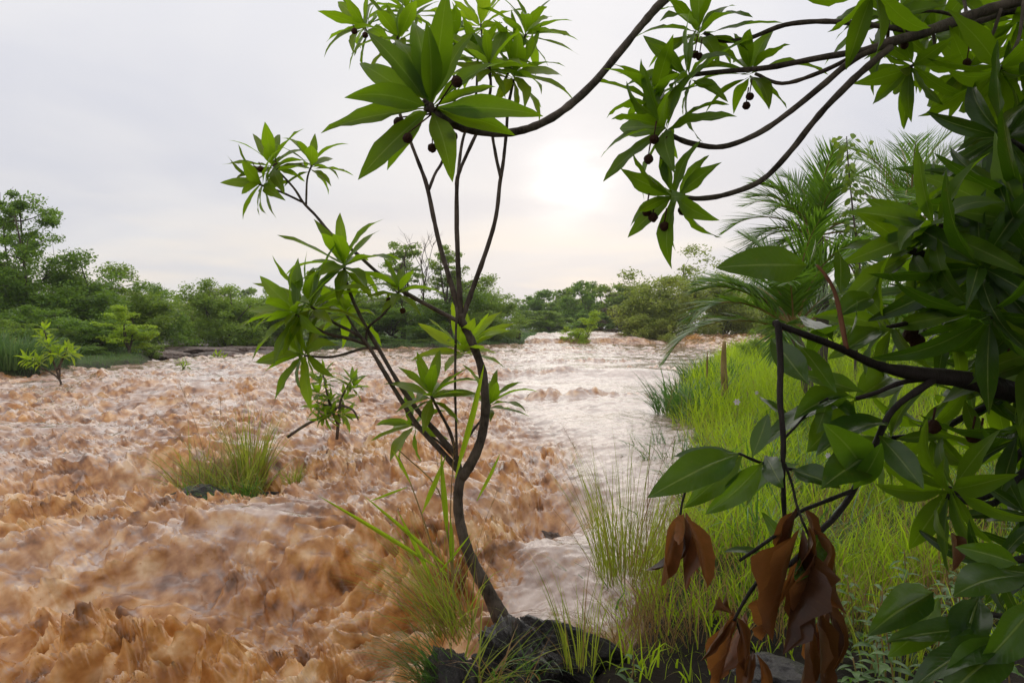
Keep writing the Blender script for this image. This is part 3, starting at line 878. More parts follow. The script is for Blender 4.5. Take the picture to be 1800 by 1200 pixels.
# ------------------------------------------------------------------ overhanging branches, upper right
def build_overhang():
    d = 1.5
    p = Plant('overhanging_tree', at(2150, 60, 2.0), 'overhanging tree with leaf whorls and round brown fruits on bare curved upper branches', 'tree')
    p.e.location.z = gz(p.e.location.x, p.e.location.y)
    px = lambda v, dd=1.5: pxm(v, dd)
    base = p.e.location
    p.branch([base + Vector((0, 0, -.1)), base + Vector((.03, -.05, .8)), base + Vector((-.1, -.1, 1.5)), at(2050, -30, 1.85)], [.07, .055, .04], 'trunk', 6, 12)
    # main limb entering at the right edge
    p.thick = .8
    p.branch(pts([(2060, -40), (1900, -25), (1800, -2), (1700, 30), (1640, 52), (1560, 76)], 1.85, 1.62), [px(22), px(14), px(12)], sides=10)
    p.branch(pts([(1830, 12), (1770, 22), (1720, 38), (1660, 50)], 1.85, 1.75), [px(9), px(8)])
    p.branch(pts([(1564, 74), (1520, 88), (1440, 102), (1350, 119), (1280, 125), (1212, 132)], 1.62, 1.6), [px(9), px(7), px(5.5)])
    p.branch(pts([(1558, 78), (1500, 105), (1440, 155), (1380, 203), (1330, 236), (1270, 258), (1215, 252), (1178, 238)], 1.62, 1.55), [px(8), px(6.5), px(6)])
    p.branch(pts([(1566, 82), (1500, 140), (1440, 202), (1390, 265), (1340, 316), (1280, 341), (1230, 349), (1192, 345)], 1.62, 1.5), [px(8.5), px(6.5), px(5.5)])
    p.branch(pts([(1620, 58), (1530, 44), (1450, 38), (1380, 44), (1315, 68), (1270, 72), (1238, 58)], 1.65, 1.7), [px(7), px(6), px(5)])
    p.branch(pts([(1500, 100), (1440, 128), (1375, 147), (1328, 130)], 1.62, 1.72), [px(5.5), px(4.5)])
    p.thick = .9
    # the second limb from above, ending in the large whorl
    p.branch(pts([(2060, -60), (1700, -150), (1400, -140), (1250, -70), (1172, -4), (1130, 42), (1085, 97), (1040, 150), (990, 194), (940, 222), (890, 234), (840, 231), (800, 219), (768, 196)], 1.85, 1.35),
             [px(20), px(13), px(8), px(8), px(7.5), px(9)], sides=10)
    # side twigs that carry the whorls in the upper right corner
    for a, b, c, dd in (((1700, 35), (1640, 20), (1560, 30), 1.75), ((1640, 55), (1640, 90), (1600, 118), 1.7), ((1760, 15), (1740, 70), (1700, 120), 1.75),
                        ((1800, 0), (1790, 70), (1760, 120), 1.6), ((1560, 76), (1560, 20), (1535, -20), 1.55), ((1700, 30), (1690, -10), (1660, -30), 1.9)):
        p.branch(pts([a, b, c], 1.72, dd), [px(4), px(3.5)])
    # the large whorl, leaf by leaf
    c = at(757, 190, 1.35)
    tips = [(562, 213, 1.32, 1.0, 1), (628, 146, 1.22, 1.35, 1), (607, 95, 1.45, 1.0, .9), (650, 33, 1.40, 1.15, .8), (694, 28, 1.48, 1.1, .5), (712, 60, 1.5, 1.0, .5),
            (792, -22, 1.30, .95, .3), (822, 42, 1.44, 1.0, .3), (871, 82, 1.40, 1.05, .8), (945, 189, 1.30, 1.05, 1), (902, 222, 1.38, 1.0, 1),
            (800, 292, 1.30, 1.25, .6), (667, 292, 1.45, 1.0, .8), (624, 302, 1.30, 1.05, .8), (762, 50, 1.25, 1.1, .2), (728, 0, 1.5, 1.0, .3), (870, 140, 1.48, 1.0, .8), (680, 90, 1.5, 1.0, .8), (690, 215, 1.48, .9, .8)]
    for i, (x, y, dd, ws, hz) in enumerate(tips):
        t = at(x, y, 1.30 + (dd - 1.35) * .45)
        b = c + (t - c).normalized() * 0.008
        hint = Vector((0.0, -0.55 + 0.2 * math.sin(i * 2.1), 0.9)) if hz > .6 else Vector((0.25 * math.sin(i * 3.3), -1.0, 0.25))
        p.leaf('over', b, t, Vector((0.45 * math.sin(i * 2.3), -1.0, 0.35 + .3 * math.cos(i * 1.7))), ws * 0.92)
    p.branch(pts([(800, 219), (775, 207), (752, 186), (745, 176)], 1.36, 1.34), [px(7, 1.35), px(10, 1.35), px(9, 1.35), px(4, 1.35)], 'bud', 5, 8, 0.3)
    for x, y, dd, r in ((803, 144, 1.27, 11), (717, 243, 1.3, 10), (760, 260, 1.33, 9), (795, 240, 1.33, 10), (702, 216, 1.4, 11)):
        fruit(p, at(x, y, dd), pxm(r, dd) * .85, at(760, 200, 1.35))
    R = [
        (1165, 222, 1.55, (-.75, -.2, .45), 17, 135, (15, 118)),
        (1150, 175, 1.6, (-.25, -.2, 1), 11, 120, (15, 80)),
        (1180, 345, 1.50, (-.85, -.3, -.05), 15, 118, (15, 118)),
        (1228, 52, 1.70, (-.3, -.3, .9), 16, 125, (15, 120)),
        (1205, 133, 1.6, (-.7, -.2, .4), 14, 120, (15, 115)),
        (1318, 122, 1.72, (-.1, -.3, 1), 14, 115, (15, 125)),
        (1556, 30, 1.72, (-.7, -.2, .3), 13, 120, (20, 115)),
        (1535, -15, 1.52, (-.2, -.3, -.6), 9, 150, (15, 100)),
        (1600, 120, 1.70, (-.5, -.2, -.6), 15, 105, (20, 110)),
        (1700, 125, 1.75, (-.4, -.2, -.7), 16, 110, (20, 110)),
        (1760, 125, 1.6, (.1, -.3, -.5), 14, 150, (20, 110)),
        (1660, -30, 1.9, (-.1, -.3, .3), 13, 130, (20, 120)),
        (1790, 40, 1.9, (0, -.2, -.2), 16, 130, (20, 125)),
        (1640, 60, 1.95, (-.4, -.2, .1), 14, 120, (20, 120)),
    ]
    for i, (x, y, dd, ax, n, L, th) in enumerate(R):
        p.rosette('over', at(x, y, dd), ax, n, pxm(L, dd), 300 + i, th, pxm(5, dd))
    for x, y in ((1140, 280), (1168, 272), (1150, 245), (1168, 398), (1200, 370), (1137, 372), (1148, 382), (1230, 100), (1222, 96), (1318, 170), (1312, 186), (1590, 80), (1700, 110)):
        dd = 1.5 if y > 230 else 1.65
        fruit(p, at(x, y, dd), pxm(8 if y > 240 else 6.5, dd), at(x + 4, y - 32, dd))
    print('overhang leaves', p.nleaf)


build_overhang()


# ------------------------------------------------------------------ the dark leafy tree filling the right side
def build_right_mass():
    p = Plant('leafy_tree', at(2250, 700, 1.9), 'dark leafy tree crowding the right side with whorls of glossy long leaves', 'tree', bark='bark_black')
    p.e.location.z = gz(p.e.location.x, p.e.location.y)
    px = pxm
    b0 = p.e.location
    p.branch([b0, b0 + Vector((-.02, .02, .45)), at(2100, 690, 1.8), at(2060, 350, 1.7), at(2050, 60, 1.7)], [.06, .05, .04], 'trunk', 6, 10)
    BR = [([(2080, 520), (1960, 420), (1850, 300), (1760, 240)], 1.7, 1.5, 12), ([(2080, 600), (1950, 560), (1820, 520), (1700, 470), (1600, 440)], 1.7, 1.35, 12),
          ([(1850, 300), (1800, 330), (1740, 380), (1640, 400)], 1.6, 1.3, 8), ([(2080, 700), (1950, 700), (1800, 690)], 1.8, 1.6, 12),
          ([(1960, 420), (1860, 440), (1790, 500), (1740, 560)], 1.6, 1.2, 8), ([(1800, 695), (1720, 720), (1640, 760), (1560, 770)], 1.6, 1.5, 7),
          ([(2050, 760), (1900, 800), (1800, 830), (1745, 885), (1665, 872)], 1.6, 1.3, 9), ([(2050, 740), (1900, 770), (1800, 790), (1755, 860), (1700, 876), (1668, 858)], 1.6, 1.33, 8),
          ([(1880, 560), (1830, 590), (1770, 608), (1742, 602)], 1.65, 1.6, 6), ([(2060, 900), (1900, 960), (1780, 985), (1700, 1010)], 1.5, 1.2, 9),
          ([(1900, 960), (1850, 1040), (1780, 1080), (1720, 1075)], 1.4, 1.15, 7), ([(1700, 470), (1680, 520), (1620, 560), (1560, 575)], 1.45, 1.3, 6),
          ([(1950, 700), (1880, 640), (1840, 700), (1790, 760)], 1.6, 1.35, 6)]
    for lst, d0, d1, r in BR:
        p.branch(pts(lst, d0, d1), [px(r, d0), px(r * .6, d1)])
    R = [  # px, py, depth, axis, n, length px
        (1760, 240, 1.5, (-.8, -.3, .1), 14, 190), (1640, 400, 1.3, (-.8, -.3, .3), 15, 200), (1600, 440, 1.35, (-.6, -.3, .7), 15, 190),
        (1720, 470, 1.25, (-.6, -.4, -.2), 14, 230), (1740, 560, 1.2, (-.3, -.3, -.8), 13, 230), (1560, 575, 1.35, (-.8, -.2, 0), 13, 160),
        (1560, 770, 1.5, (-.7, -.2, .1), 12, 140), (1640, 760, 1.5, (-.3, -.3, -.6), 12, 150), (1742, 602, 1.6, (-.2, -.4, .9), 11, 110),
        (1790, 680, 1.55, (-.1, -.3, .3), 12, 150), (1790, 760, 1.35, (-.3, -.3, -.4), 12, 180), (1665, 864, 1.3, (-.85, -.3, -.35), 16, 175),
        (1745, 1000, 1.25, (-.5, -.3, -.1), 10, 150),
        (1790, 350, 1.35, (-.5, -.3, -.3), 14, 230), (1830, 460, 1.25, (-.6, -.3, 0), 14, 250), (1770, 560, 1.45, (-.3, -.3, -.5), 13, 200), (1850, 620, 1.3, (-.5, -.3, .3), 14, 240),
        (1730, 330, 1.75, (-.4, -.2, .2), 14, 190), (1690, 420, 1.7, (-.4, -.2, .1), 14, 180), (1760, 480, 1.7, (-.3, -.2, .1), 15, 200), (1820, 760, 1.5, (-.5, -.2, .2), 13, 190),
        (1770, 800, 1.6, (-.4, -.2, -.2), 12, 160), (1720, 620, 1.7, (-.4, -.2, -.2), 13, 160), (1800, 230, 1.7, (-.4, -.2, .1), 14, 210), (1640, 500, 1.7, (-.4, -.2, .3), 12, 150), (1860, 980, 1.35, (-.6, -.2, .1), 13, 190), (1800, 400, 1.3, (-.3, -.3, .2), 15, 240),
        (1820, 520, 1.4, (-.2, -.4, -.3), 14, 230), (1800, 900, 1.35, (-.3, -.3, .2), 11, 150), (1800, 330, 1.55, (-.4, -.3, .8), 13, 190),
        (1690, 690, 1.5, (-.4, -.2, .6), 11, 140), (1850, 220, 1.5, (-.5, -.3, .2), 12, 210), (1660, 560, 1.5, (-.4, -.3, .5), 10, 160),
    ]
    for i, (x, y, dd, ax, n, L) in enumerate(R):
        p.rosette('over' if (x < 1700 and i % 4) or i % 5 == 1 else 'shade', at(x, y, dd), ax, n - 1, pxm(L * .84, dd), 500 + i, (20, 115), pxm(6, dd), droop=0.25, ws=.88)  # leaves with painted-in shade go mostly towards the right edge
    for x, y in ((1600, 590), (1612, 600), (1710, 765), (1724, 768), (1640, 750), (1770, 640), (1700, 440)):
        fruit(p, at(x, y, 1.4), pxm(12, 1.4), at(x + 4, y - 34, 1.4))
    finish(p)
    print('right mass leaves', p.nleaf)
    # unseen crown added over and behind the camera to darken the right foreground
    rg = np.random.default_rng(12)
    n = 11000
    cl = np.stack([rg.uniform(.3, 4.6, 150), rg.uniform(-2.6, 3.2, 150), rg.random(150)], 1)
    k = rg.integers(0, 150, n)
    pos = cl[k] + rg.normal(0, .22, (n, 3)) * np.array([1, 1, 0])
    pos[:, 2] = np.maximum(2.15, 1.75 + .52 * pos[:, 1] + .1 * np.abs(pos[:, 0])) + cl[k, 2] * 1.1 + rg.normal(0, .1, n).clip(-.1, .3)
    a = rg.uniform(0, 2 * PI, n); d = np.stack([np.cos(a), np.sin(a), rg.normal(-.2, .4, n)], 1)
    sd = np.cross(d, np.array([0, 0, 1.0]) + rg.normal(0, .4, (n, 3))); sd /= np.linalg.norm(sd, axis=1, keepdims=True)
    q = np.stack([pos - d * .075, pos + sd * .022, pos + d * .085, pos - sd * .022], 1).reshape(-1, 3) - np.array(p.e.location)
    tag(obj('crown', mesh_from('crown', q, np.arange(n * 4).reshape(-1, 4), M['crown_dark'], False, np.repeat(rg.random(n), 4)), p.e), kind='stuff')


build_right_mass()


# ------------------------------------------------------------------ the broad-leaved shrub with its broken branch of dead leaves
def build_broad():
    p = Plant('broad_leaved_shrub', at(2100, 780, 1.6), 'shrub with oval green leaves and a broken branch of hanging brown dead leaves', 'shrub', bark='bark_black')
    p.e.location.z = gz(p.e.location.x, p.e.location.y)
    b0 = p.e.location
    px = pxm
    p.branch([b0, b0 + Vector((-.03, 0, .2)), at(2050, 740, 1.5), at(1930, 705, 1.42), at(1800, 692, 1.35), at(1700, 668, 1.3), at(1600, 655, 1.27), at(1540, 641, 1.25), at(1480, 613, 1.22), at(1420, 590, 1.2), at(1366, 570, 1.2)],
             [.035, .03, px(22, 1.4), px(17, 1.3), px(9, 1.25), px(6.5, 1.2), px(5.5, 1.2)], 'branch', 5, 9, 0.08)
    p.branch(pts([(1362, 568), (1368, 575), (1372, 640), (1371, 700), (1377, 770), (1376, 830), (1379, 905), (1384, 930)], 1.2, 1.15), [px(6.5, 1.2), px(5, 1.2), px(3.5, 1.2)])
    p.branch(pts([(1488, 614), (1480, 570), (1468, 515), (1452, 485), (1436, 466)], 1.22, 1.25), [px(5, 1.2), px(4, 1.2), px(2.5, 1.2)], mat=M['red_twig'])
    p.branch(pts([(1640, 664), (1585, 672), (1540, 690), (1505, 700)], 1.28, 1.3), [px(5, 1.3), px(3.5, 1.3)])
    p.branch(pts([(1640, 668), (1570, 720), (1535, 790), (1500, 862), (1470, 905), (1440, 935), (1390, 990), (1340, 1015), (1312, 1050), (1290, 1090)], 1.27, 1.1), [px(7, 1.2), px(6, 1.2), px(5, 1.1), px(2.5, 1.1)])
    p.branch(pts([(1498, 862), (1440, 885), (1405, 900), (1370, 935), (1300, 985)], 1.18, 1.1), [px(4, 1.2), px(3, 1.1)])
    p.branch(pts([(1300, 797), (1335, 812), (1375, 822), (1420, 828), (1470, 838), (1512, 842)], 1.18, 1.2), [px(2.5, 1.2), px(3.5, 1.2)])
    p.branch(pts([(1300, 797), (1245, 825), (1212, 850), (1200, 880), (1196, 905)], 1.18, 1.15), [px(2.5, 1.2), px(2, 1.2)])
    p.branch(pts([(1380, 815), (1392, 850), (1400, 885), (1412, 920)], 1.17, 1.1), [px(2.5, 1.2), px(2, 1.2)])
    p.branch(pts([(1378, 770), (1400, 748), (1425, 720), (1455, 700)], 1.2, 1.25), [px(2.5, 1.2), px(2, 1.2)])
    L = [  # base x,y,d  tip x,y,d  width scale, facing hint
        ((1418, 466, 1.25), (1296, 461, 1.15), .95, (0, -1, .15)), ((1478, 516, 1.2), (1477, 434, 1.25), 1.15, (.2, -1, .1)),
        ((1424, 462, 1.25), (1440, 412, 1.2), .55, (.9, -.3, .5)), ((1422, 676, 1.2), (1352, 590, 1.28), .9, (-.2, -1, .2)),
        ((1470, 690, 1.2), (1395, 590, 1.3), .85, (.1, -1, .25)), ((1500, 705, 1.3), (1590, 640, 1.4), .8, (0, -1, .5)),
        ((1300, 797, 1.18), (1158, 850, 1.05), .66, (.1, -.9, .6)), ((1300, 797, 1.18), (1184, 790, 1.22), .7, (0, -.3, 1)),
        ((1305, 800, 1.18), (1212, 893, 1.1), .6, (.5, -.9, .3)), ((1322, 804, 1.18), (1352, 724, 1.2), 1.0, (-.4, -1, .1)),
        ((1392, 826, 1.18), (1472, 846, 1.12), 1.15, (0, -.9, .5)), ((1340, 812, 1.18), (1262, 905, 1.12), .7, (.5, -.9, .3)),
        ((1345, 800, 1.2), (1375, 850, 1.1), .9, (-.6, -.4, .8)), ((1405, 815, 1.2), (1285, 880, 1.3), .8, (0, -.6, .9)),
        ((1490, 700, 1.3), (1348, 738, 1.2), .75, (0, -.4, 1)), ((1505, 700, 1.3), (1402, 700, 1.2), .6, (.1, -.2, 1)), ((1500, 705, 1.3), (1430, 790, 1.2), .9, (0, -1, .3)),
        ((1520, 690, 1.3), (1395, 650, 1.35), .8, (0, -.8, .6)), ((1560, 740, 1.25), (1450, 760, 1.15), .8, (0, -.5, 1)), ((1535, 790, 1.2), (1455, 850, 1.1), .9, (0, -.8, .6)),
        ((1500, 860, 1.18), (1555, 790, 1.1), .85, (0, -1, .1)), ((1520, 830, 1.2), (1478, 760, 1.1), .85, (0, -1, .1)), ((1545, 765, 1.2), (1625, 850, 1.1), .8, (-.2, -1, .4)),
        ((1455, 700, 1.25), (1440, 760, 1.2), .8, (0, -1, .1)), ((1455, 700, 1.25), (1530, 740, 1.3), .8, (0, -.7, .7)), ((1400, 748, 1.25), (1330, 690, 1.3), .7, (0, -.7, .7)),
        ((1480, 620, 1.25), (1560, 560, 1.3), .8, (0, -.6, .8)), ((1470, 560, 1.25), (1540, 500, 1.3), .8, (0, -.6, .8)), ((1465, 600, 1.25), (1400, 545, 1.4), .6, (0, -.2, 1)),
        ((1480, 570, 1.24), (1410, 610, 1.35), .7, (0, -.6, .9)), ((1486, 605, 1.22), (1520, 530, 1.2), .5, (.8, -.5, .2)),
        ((1390, 960, 1.12), (1330, 1010, 1.1), .6, (0, -.6, .8)), ((1340, 970, 1.15), (1275, 960, 1.15), .8, (0, -.6, .8)),
        ((1380, 960, 1.2), (1340, 900, 1.2), .7, (0, -.9, .3)), ((1445, 935, 1.15), (1410, 1020, 1.02), .55, (0, -1, .2)),
        # low leaves in the right-hand corner, glossy in the skylight
        ((1760, 1120, 1.05), (1610, 1175, 1.0), .95, (-.1, -.4, 1)), ((1730, 1100, 1.1), (1560, 1120, 1.1), .75, (0, -.5, 1)), ((1720, 1050, 1.15), (1690, 1150, 1.05), .9, (-.6, -.7, .4)),
        ((1780, 1130, 1.05), (1660, 1215, .98), .9, (-.3, -.6, .8)), ((1800, 1010, 1.1), (1680, 1020, 1.0), .9, (-.1, -.3, 1)), ((1790, 990, 1.1), (1690, 960, 1.1), .9, (0, -1, .3)),
        ((1820, 1060, 1.05), (1740, 1170, 1.0), 1.0, (-.3, -1, .2)), ((1640, 1040, 1.2), (1545, 1090, 1.1), .75, (0, -.6, .7)), ((1650, 1050, 1.2), (1600, 1150, 1.1), .9, (0, -1, .2)),
    ]
    for a, b, ws, h in L:
        p.leaf('broad', at(*a), at(*b), h, ws)
    D = [  # dead leaves, hanging
        ((1198, 905, 1.14), (1150, 1022, 1.1), .95, (-.6, -1, 0)), ((1200, 905, 1.14), (1168, 1030, 1.15), .8, (.8, -1, 0)), ((1205, 900, 1.16), (1192, 1040, 1.12), .8, (.3, -1, 0)),
        ((1206, 905, 1.12), (1256, 1035, 1.1), .95, (.4, -1, .2)), ((1208, 902, 1.16), (1225, 990, 1.2), 1.2, (-.2, -1, .2)), ((1202, 900, 1.1), (1212, 965, 1.05), 1.0, (-.9, -.6, 0)),
        ((1402, 885, 1.14), (1385, 985, 1.1), 1.0, (-.3, -1, 0)), ((1412, 890, 1.16), (1440, 965, 1.14), 1.1, (.5, -1, .1)), ((1405, 930, 1.1), (1345, 1120, 1.05), .85, (-.7, -1, 0)),
        ((1410, 930, 1.08), (1375, 1150, 1.04), .8, (.5, -1, 0)), ((1420, 925, 1.1), (1435, 1120, 1.06), 1.15, (.1, -1, 0)), ((1430, 930, 1.14), (1485, 1080, 1.1), 1.1, (.5, -1, 0)),
        ((1425, 935, 1.2), (1400, 1110, 1.18), 1.2, (-.3, -1, 0)), ((1440, 1060, 1.1), (1440, 1230, 1.05), 1.1, (-.2, -1, 0)), ((1450, 1055, 1.12), (1500, 1210, 1.1), 1.0, (.6, -1, 0)),
        ((1435, 1060, 1.15), (1400, 1240, 1.15), .9, (-.7, -1, 0)), ((1290, 1085, 1.1), (1230, 1160, 1.05), 1.0, (-.6, -1, .2)), ((1288, 1070, 1.12), (1270, 1220, 1.08), 1.1, (0, -1, .1)),
        ((1295, 1085, 1.1), (1330, 1190, 1.06), 1.0, (.4, -1, .2)), ((1290, 1080, 1.05), (1240, 1060, 1.1), 1.2, (0, -.8, .6)), ((1330, 1150, 1.1), (1370, 1235, 1.1), 1.3, (.4, -1, .1)),
        ((1325, 1140, 1.1), (1300, 1240, 1.05), 1.2, (-.4, -1, .1)), ((1310, 1075, 1.15), (1250, 1190, 1.12), 1.1, (.2, -1, .1)), ((1395, 1000, 1.12), (1335, 1150, 1.14), 1.0, (-.3, -1, 0)),
        ((1455, 1040, 1.2), (1470, 1200, 1.18), 1.2, (-.3, -1, 0)), ((1670, 930, 1.25), (1680, 990, 1.2), 1.0, (-.3, -1, 0)),
    ]
    for a, b, ws, h in D:
        o = p.leaf('dead', at(*a), at(*b), h, ws * .8, name='dead_leaf')
    p.branch(pts([(1412, 918), (1440, 985), (1446, 1030), (1442, 1062)], 1.14, 1.12), [px(2.5, 1.1), px(2, 1.1)], 'twig')
    p.branch(pts([(1292, 1085), (1305, 1120), (1326, 1145)], 1.1, 1.1), [px(2.2, 1.1), px(2, 1.1)], 'twig')
    print('broad leaves', p.nleaf)


build_broad()


# ------------------------------------------------------------------ blades: grass, sedge, palm leaflets
def blades(base, az, L, lean, curl, W, seg=4, flat=0.6, rng=RNG, up=None):
    """arrays of N blades -> verts, quads, per-vertex random"""
    n = len(base)
    t = np.linspace(0, 1, seg + 1)
    P = np.zeros((n, seg + 1, 3)); P[:, 0] = base
    for i in range(1, seg + 1):
        th = lean + curl * (t[i] - 0.5 / seg) ** 1.3
        st = (L / seg)
        P[:, i, 0] = P[:, i - 1, 0] + np.cos(az) * np.sin(th) * st
        P[:, i, 1] = P[:, i - 1, 1] + np.sin(az) * np.sin(th) * st
        P[:, i, 2] = P[:, i - 1, 2] + np.cos(th) * st
    roll = az + PI / 2 + rng.uniform(-flat, flat, n)
    side = np.stack([np.cos(roll), np.sin(roll), rng.uniform(-.25, .25, n)], 1)
    w = (1 - t ** 1.6) * np.where(t < 0.2, 0.6 + 2 * t, 1.0); w[-1] = 0.04
    off = side[:, None, :] * (W[:, None, None] * 0.5) * w[None, :, None]
    V = np.stack([P - off, P + off], 2).reshape(-1, 3)
    k = np.arange(n)[:, None] * (2 * (seg + 1)) + np.arange(seg)[None, :] * 2
    F = np.stack([k, k + 1, k + 3, k + 2], -1).reshape(-1, 4)
    rn = np.repeat(rng.random(n), 2 * (seg + 1))
    return V, F, rn


def tuft(name, c, n, L, spread, lean, curl, W, mat, label, cat, seed=0, az=None, group=None, seg=5, dry=0.0, seeds=0, sink=0.02):
    rg = np.random.default_rng(seed)
    a0 = rg.uniform(0, 2 * PI, n)
    r = spread * np.sqrt(rg.random(n))
    base = np.stack([np.cos(a0) * r, np.sin(a0) * r, np.full(n, -sink)], 1)
    aa = a0 + rg.normal(0, 0.5, n) if az is None else rg.normal(az[0], az[1], n)
    LL = L * rg.uniform(0.45, 1.1, n)
    V, F, rn = blades(base, aa, LL, np.abs(rg.normal(lean, 0.18, n)), curl * rg.uniform(0.3, 1.3, n), W * rg.uniform(0.6, 1.2, n), seg, 0.9, rg)
    e = empty(name, c, label, cat, group)
    nd = int(n * dry)
    per = 2 * (seg + 1)
    if nd:
        me = mesh_from('dry_blades', V[:nd * per], F[:nd * seg], M['dry_grass'], True, rn[:nd * per])
        tag(obj('dry_blades', me, e), kind='stuff')
    me = mesh_from('blades', V[nd * per:], F[nd * seg:] - nd * per, mat, True, rn[nd * per:])
    tag(obj('blades', me, e), kind='stuff')
    for s in range(seeds):
        a = rg.uniform(0, 2 * PI); ln = L * rg.uniform(0.95, 1.35); le = rg.uniform(0.1, 0.5)
        P = [Vector((math.cos(a) * spread * .3, math.sin(a) * spread * .3, 0)) + Vector((math.cos(a) * math.sin(le * (0.5 + t)) * ln * t, math.sin(a) * math.sin(le * (0.5 + t)) * ln * t, math.cos(le * t) * ln * t)) for t in (0, .35, .7, 1)]
        b = MB(); b.tube(cat_rom(P, 3), [W * .25, W * .12], 4)
        stl = obj('seed_stalk', b.mesh('seed_stalk', M['tan']), e)
        nn = 26
        tt = rg.uniform(0.82, 1.0, nn)
        pb = np.array([P[-2].lerp(P[-1], (x - .7) / .3) for x in tt])
        V2, F2, r2 = blades(pb, rg.uniform(0, 6.28, nn), np.full(nn, L * .06), np.full(nn, .7), np.full(nn, .5), np.full(nn, W * .35), 2, .9, rg)
        tag(obj('seed_head', mesh_from('seed_head', V2, F2, M['dry_grass'], True, r2), stl), kind='stuff')
    return e


def build_bank_grass():
    rg = np.random.default_rng(21)
    N = 78000
    # spread over the right bank, denser near the camera
    y = 2.6 + 23 * rg.random(N) ** 2.1
    x = edge_r(y) + 0.02 + (0.62 * y + 1.5 - 0.0) * rg.random(N) ** 1.15
    keep = (x < 0.80 * y + 0.8)
    keep &= perlin(x * 1.7, y * 1.7, 61) + .3 * perlin(x * 4.5, y * 4.5, 68) > -.26
    # the dark wet soil at the front is only thinly grown
    keep &= rg.random(N) < smooth(2.92, 3.3, y + 0.15 * perlin(x * 2, y * 2, 62)) + 0.035
    x, y = x[keep], y[keep]
    z = ground_z(x, y)
    hgt = (0.26 + 0.17 * smooth(4, 8, y) + 0.20 * perlin(x * 1.3, y * 1.3, 63)) * rg.uniform(0.4, 1.45, len(x))
    hgt *= 0.55 + 0.45 * smooth(0.0, 0.6, x - edge_r(y))
    wd = 0.0075 * np.maximum(1, y / 6) * rg.uniform(.6, 1.5, len(x))
    V, F, rn = blades(np.stack([x, y, z - .02], 1), rg.uniform(0, 2 * PI, len(x)), hgt, np.abs(rg.normal(.2, .2, len(x))), rg.uniform(.2, 2.0, len(x)), wd, 3, 1.2, rg)
    patch = np.repeat(perlin(x * .8, y * .8, 64), 8)
    rn = np.clip(rn * 0.7 + 0.28 + 0.5 * patch, 0, 1)
    me = mesh_from('bank_grass', V, F, M['bank_grass'], True, rn)
    tag(obj('bank_grass', me), 'bright yellow-green grass covering the right bank', 'grass', kind='stuff')
    # broader, darker blades of other species in patches
    n = 15000
    y = 2.9 + 15 * rg.random(n) ** 1.7; x = edge_r(y) + 0.05 + 0.62 * y * rg.random(n)
    kp = perlin(x * 1.1 + 7, y * 1.1, 66) + .35 * perlin(x * 3.1, y * 3.1, 67) > .12
    x, y = x[kp], y[kp]; n = len(x)
    V, F, rn = blades(np.stack([x, y, ground_z(x, y) - .02], 1), rg.uniform(0, 2 * PI, n), rg.uniform(.22, .62, n), np.abs(rg.normal(.3, .2, n)), rg.uniform(.8, 2.4, n), .010 * np.maximum(1, y / 7) * rg.uniform(.6, 1.4, n), 4, 1.2, rg)
    tag(obj('tall_bank_grass', mesh_from('tall_bank_grass', V, F, M['sedge'], True, rn)), 'taller dark green blades standing in patches of the bright bank grass', 'grass', kind='stuff')
    # some straw among it
    n = 6500
    y = 2.8 + 12 * rg.random(n) ** 1.6; x = edge_r(y) + 0.1 + 0.5 * y * rg.random(n)
    V, F, rn = blades(np.stack([x, y, ground_z(x, y)], 1), rg.uniform(0, 2 * PI, n), rg.uniform(.15, .42, n), np.abs(rg.normal(.3, .25, n)), rg.uniform(.2, 1.2, n), .004 * np.maximum(1, y / 6), 3, 1.2, rg)
    tag(obj('dry_grass', mesh_from('dry_grass', V, F, M['dry_grass'], True, rn)), 'dry straw-coloured stalks scattered through the bank grass', 'grass', kind='stuff')
    # grass on the far left bank and the meadow upstream
    n = 26000
    y = 12 + 40 * rg.random(n) ** 1.1
    x = edge_l(y) - 0.05 - 9 * rg.random(n) ** 1.6
    ppx = 900 + FPX * x / y
    kp = ~((ppx > 250) & (ppx < 520) & (y < 42)) | (rg.random(n) < .04)
    x, y = x[kp], y[kp]; n = len(x)
    V, F, rn = blades(np.stack([x, y, ground_z(x, y) - .03], 1), rg.uniform(0, 2 * PI, n), rg.uniform(.06, .18, n), np.abs(rg.normal(.2, .2, n)), rg.uniform(.2, 1.2, n), .0075 * y / 10, 2, 1.2, rg)
    tag(obj('far_bank_grass', mesh_from('far_bank_grass', V, F, M['reed'], True, rn)), 'low green grass along the far left bank', 'grass', kind='stuff')


build_bank_grass()


def gp(px_, py_, d, on='g', lift=0.0):
    """the spot on the ground (or water) in the direction of a pixel, d metres away"""
    v = at(px_, py_, d)
    v.z = (gz(v.x, v.y) if on == 'g' else wz(v.x, v.y)) + lift
    return v


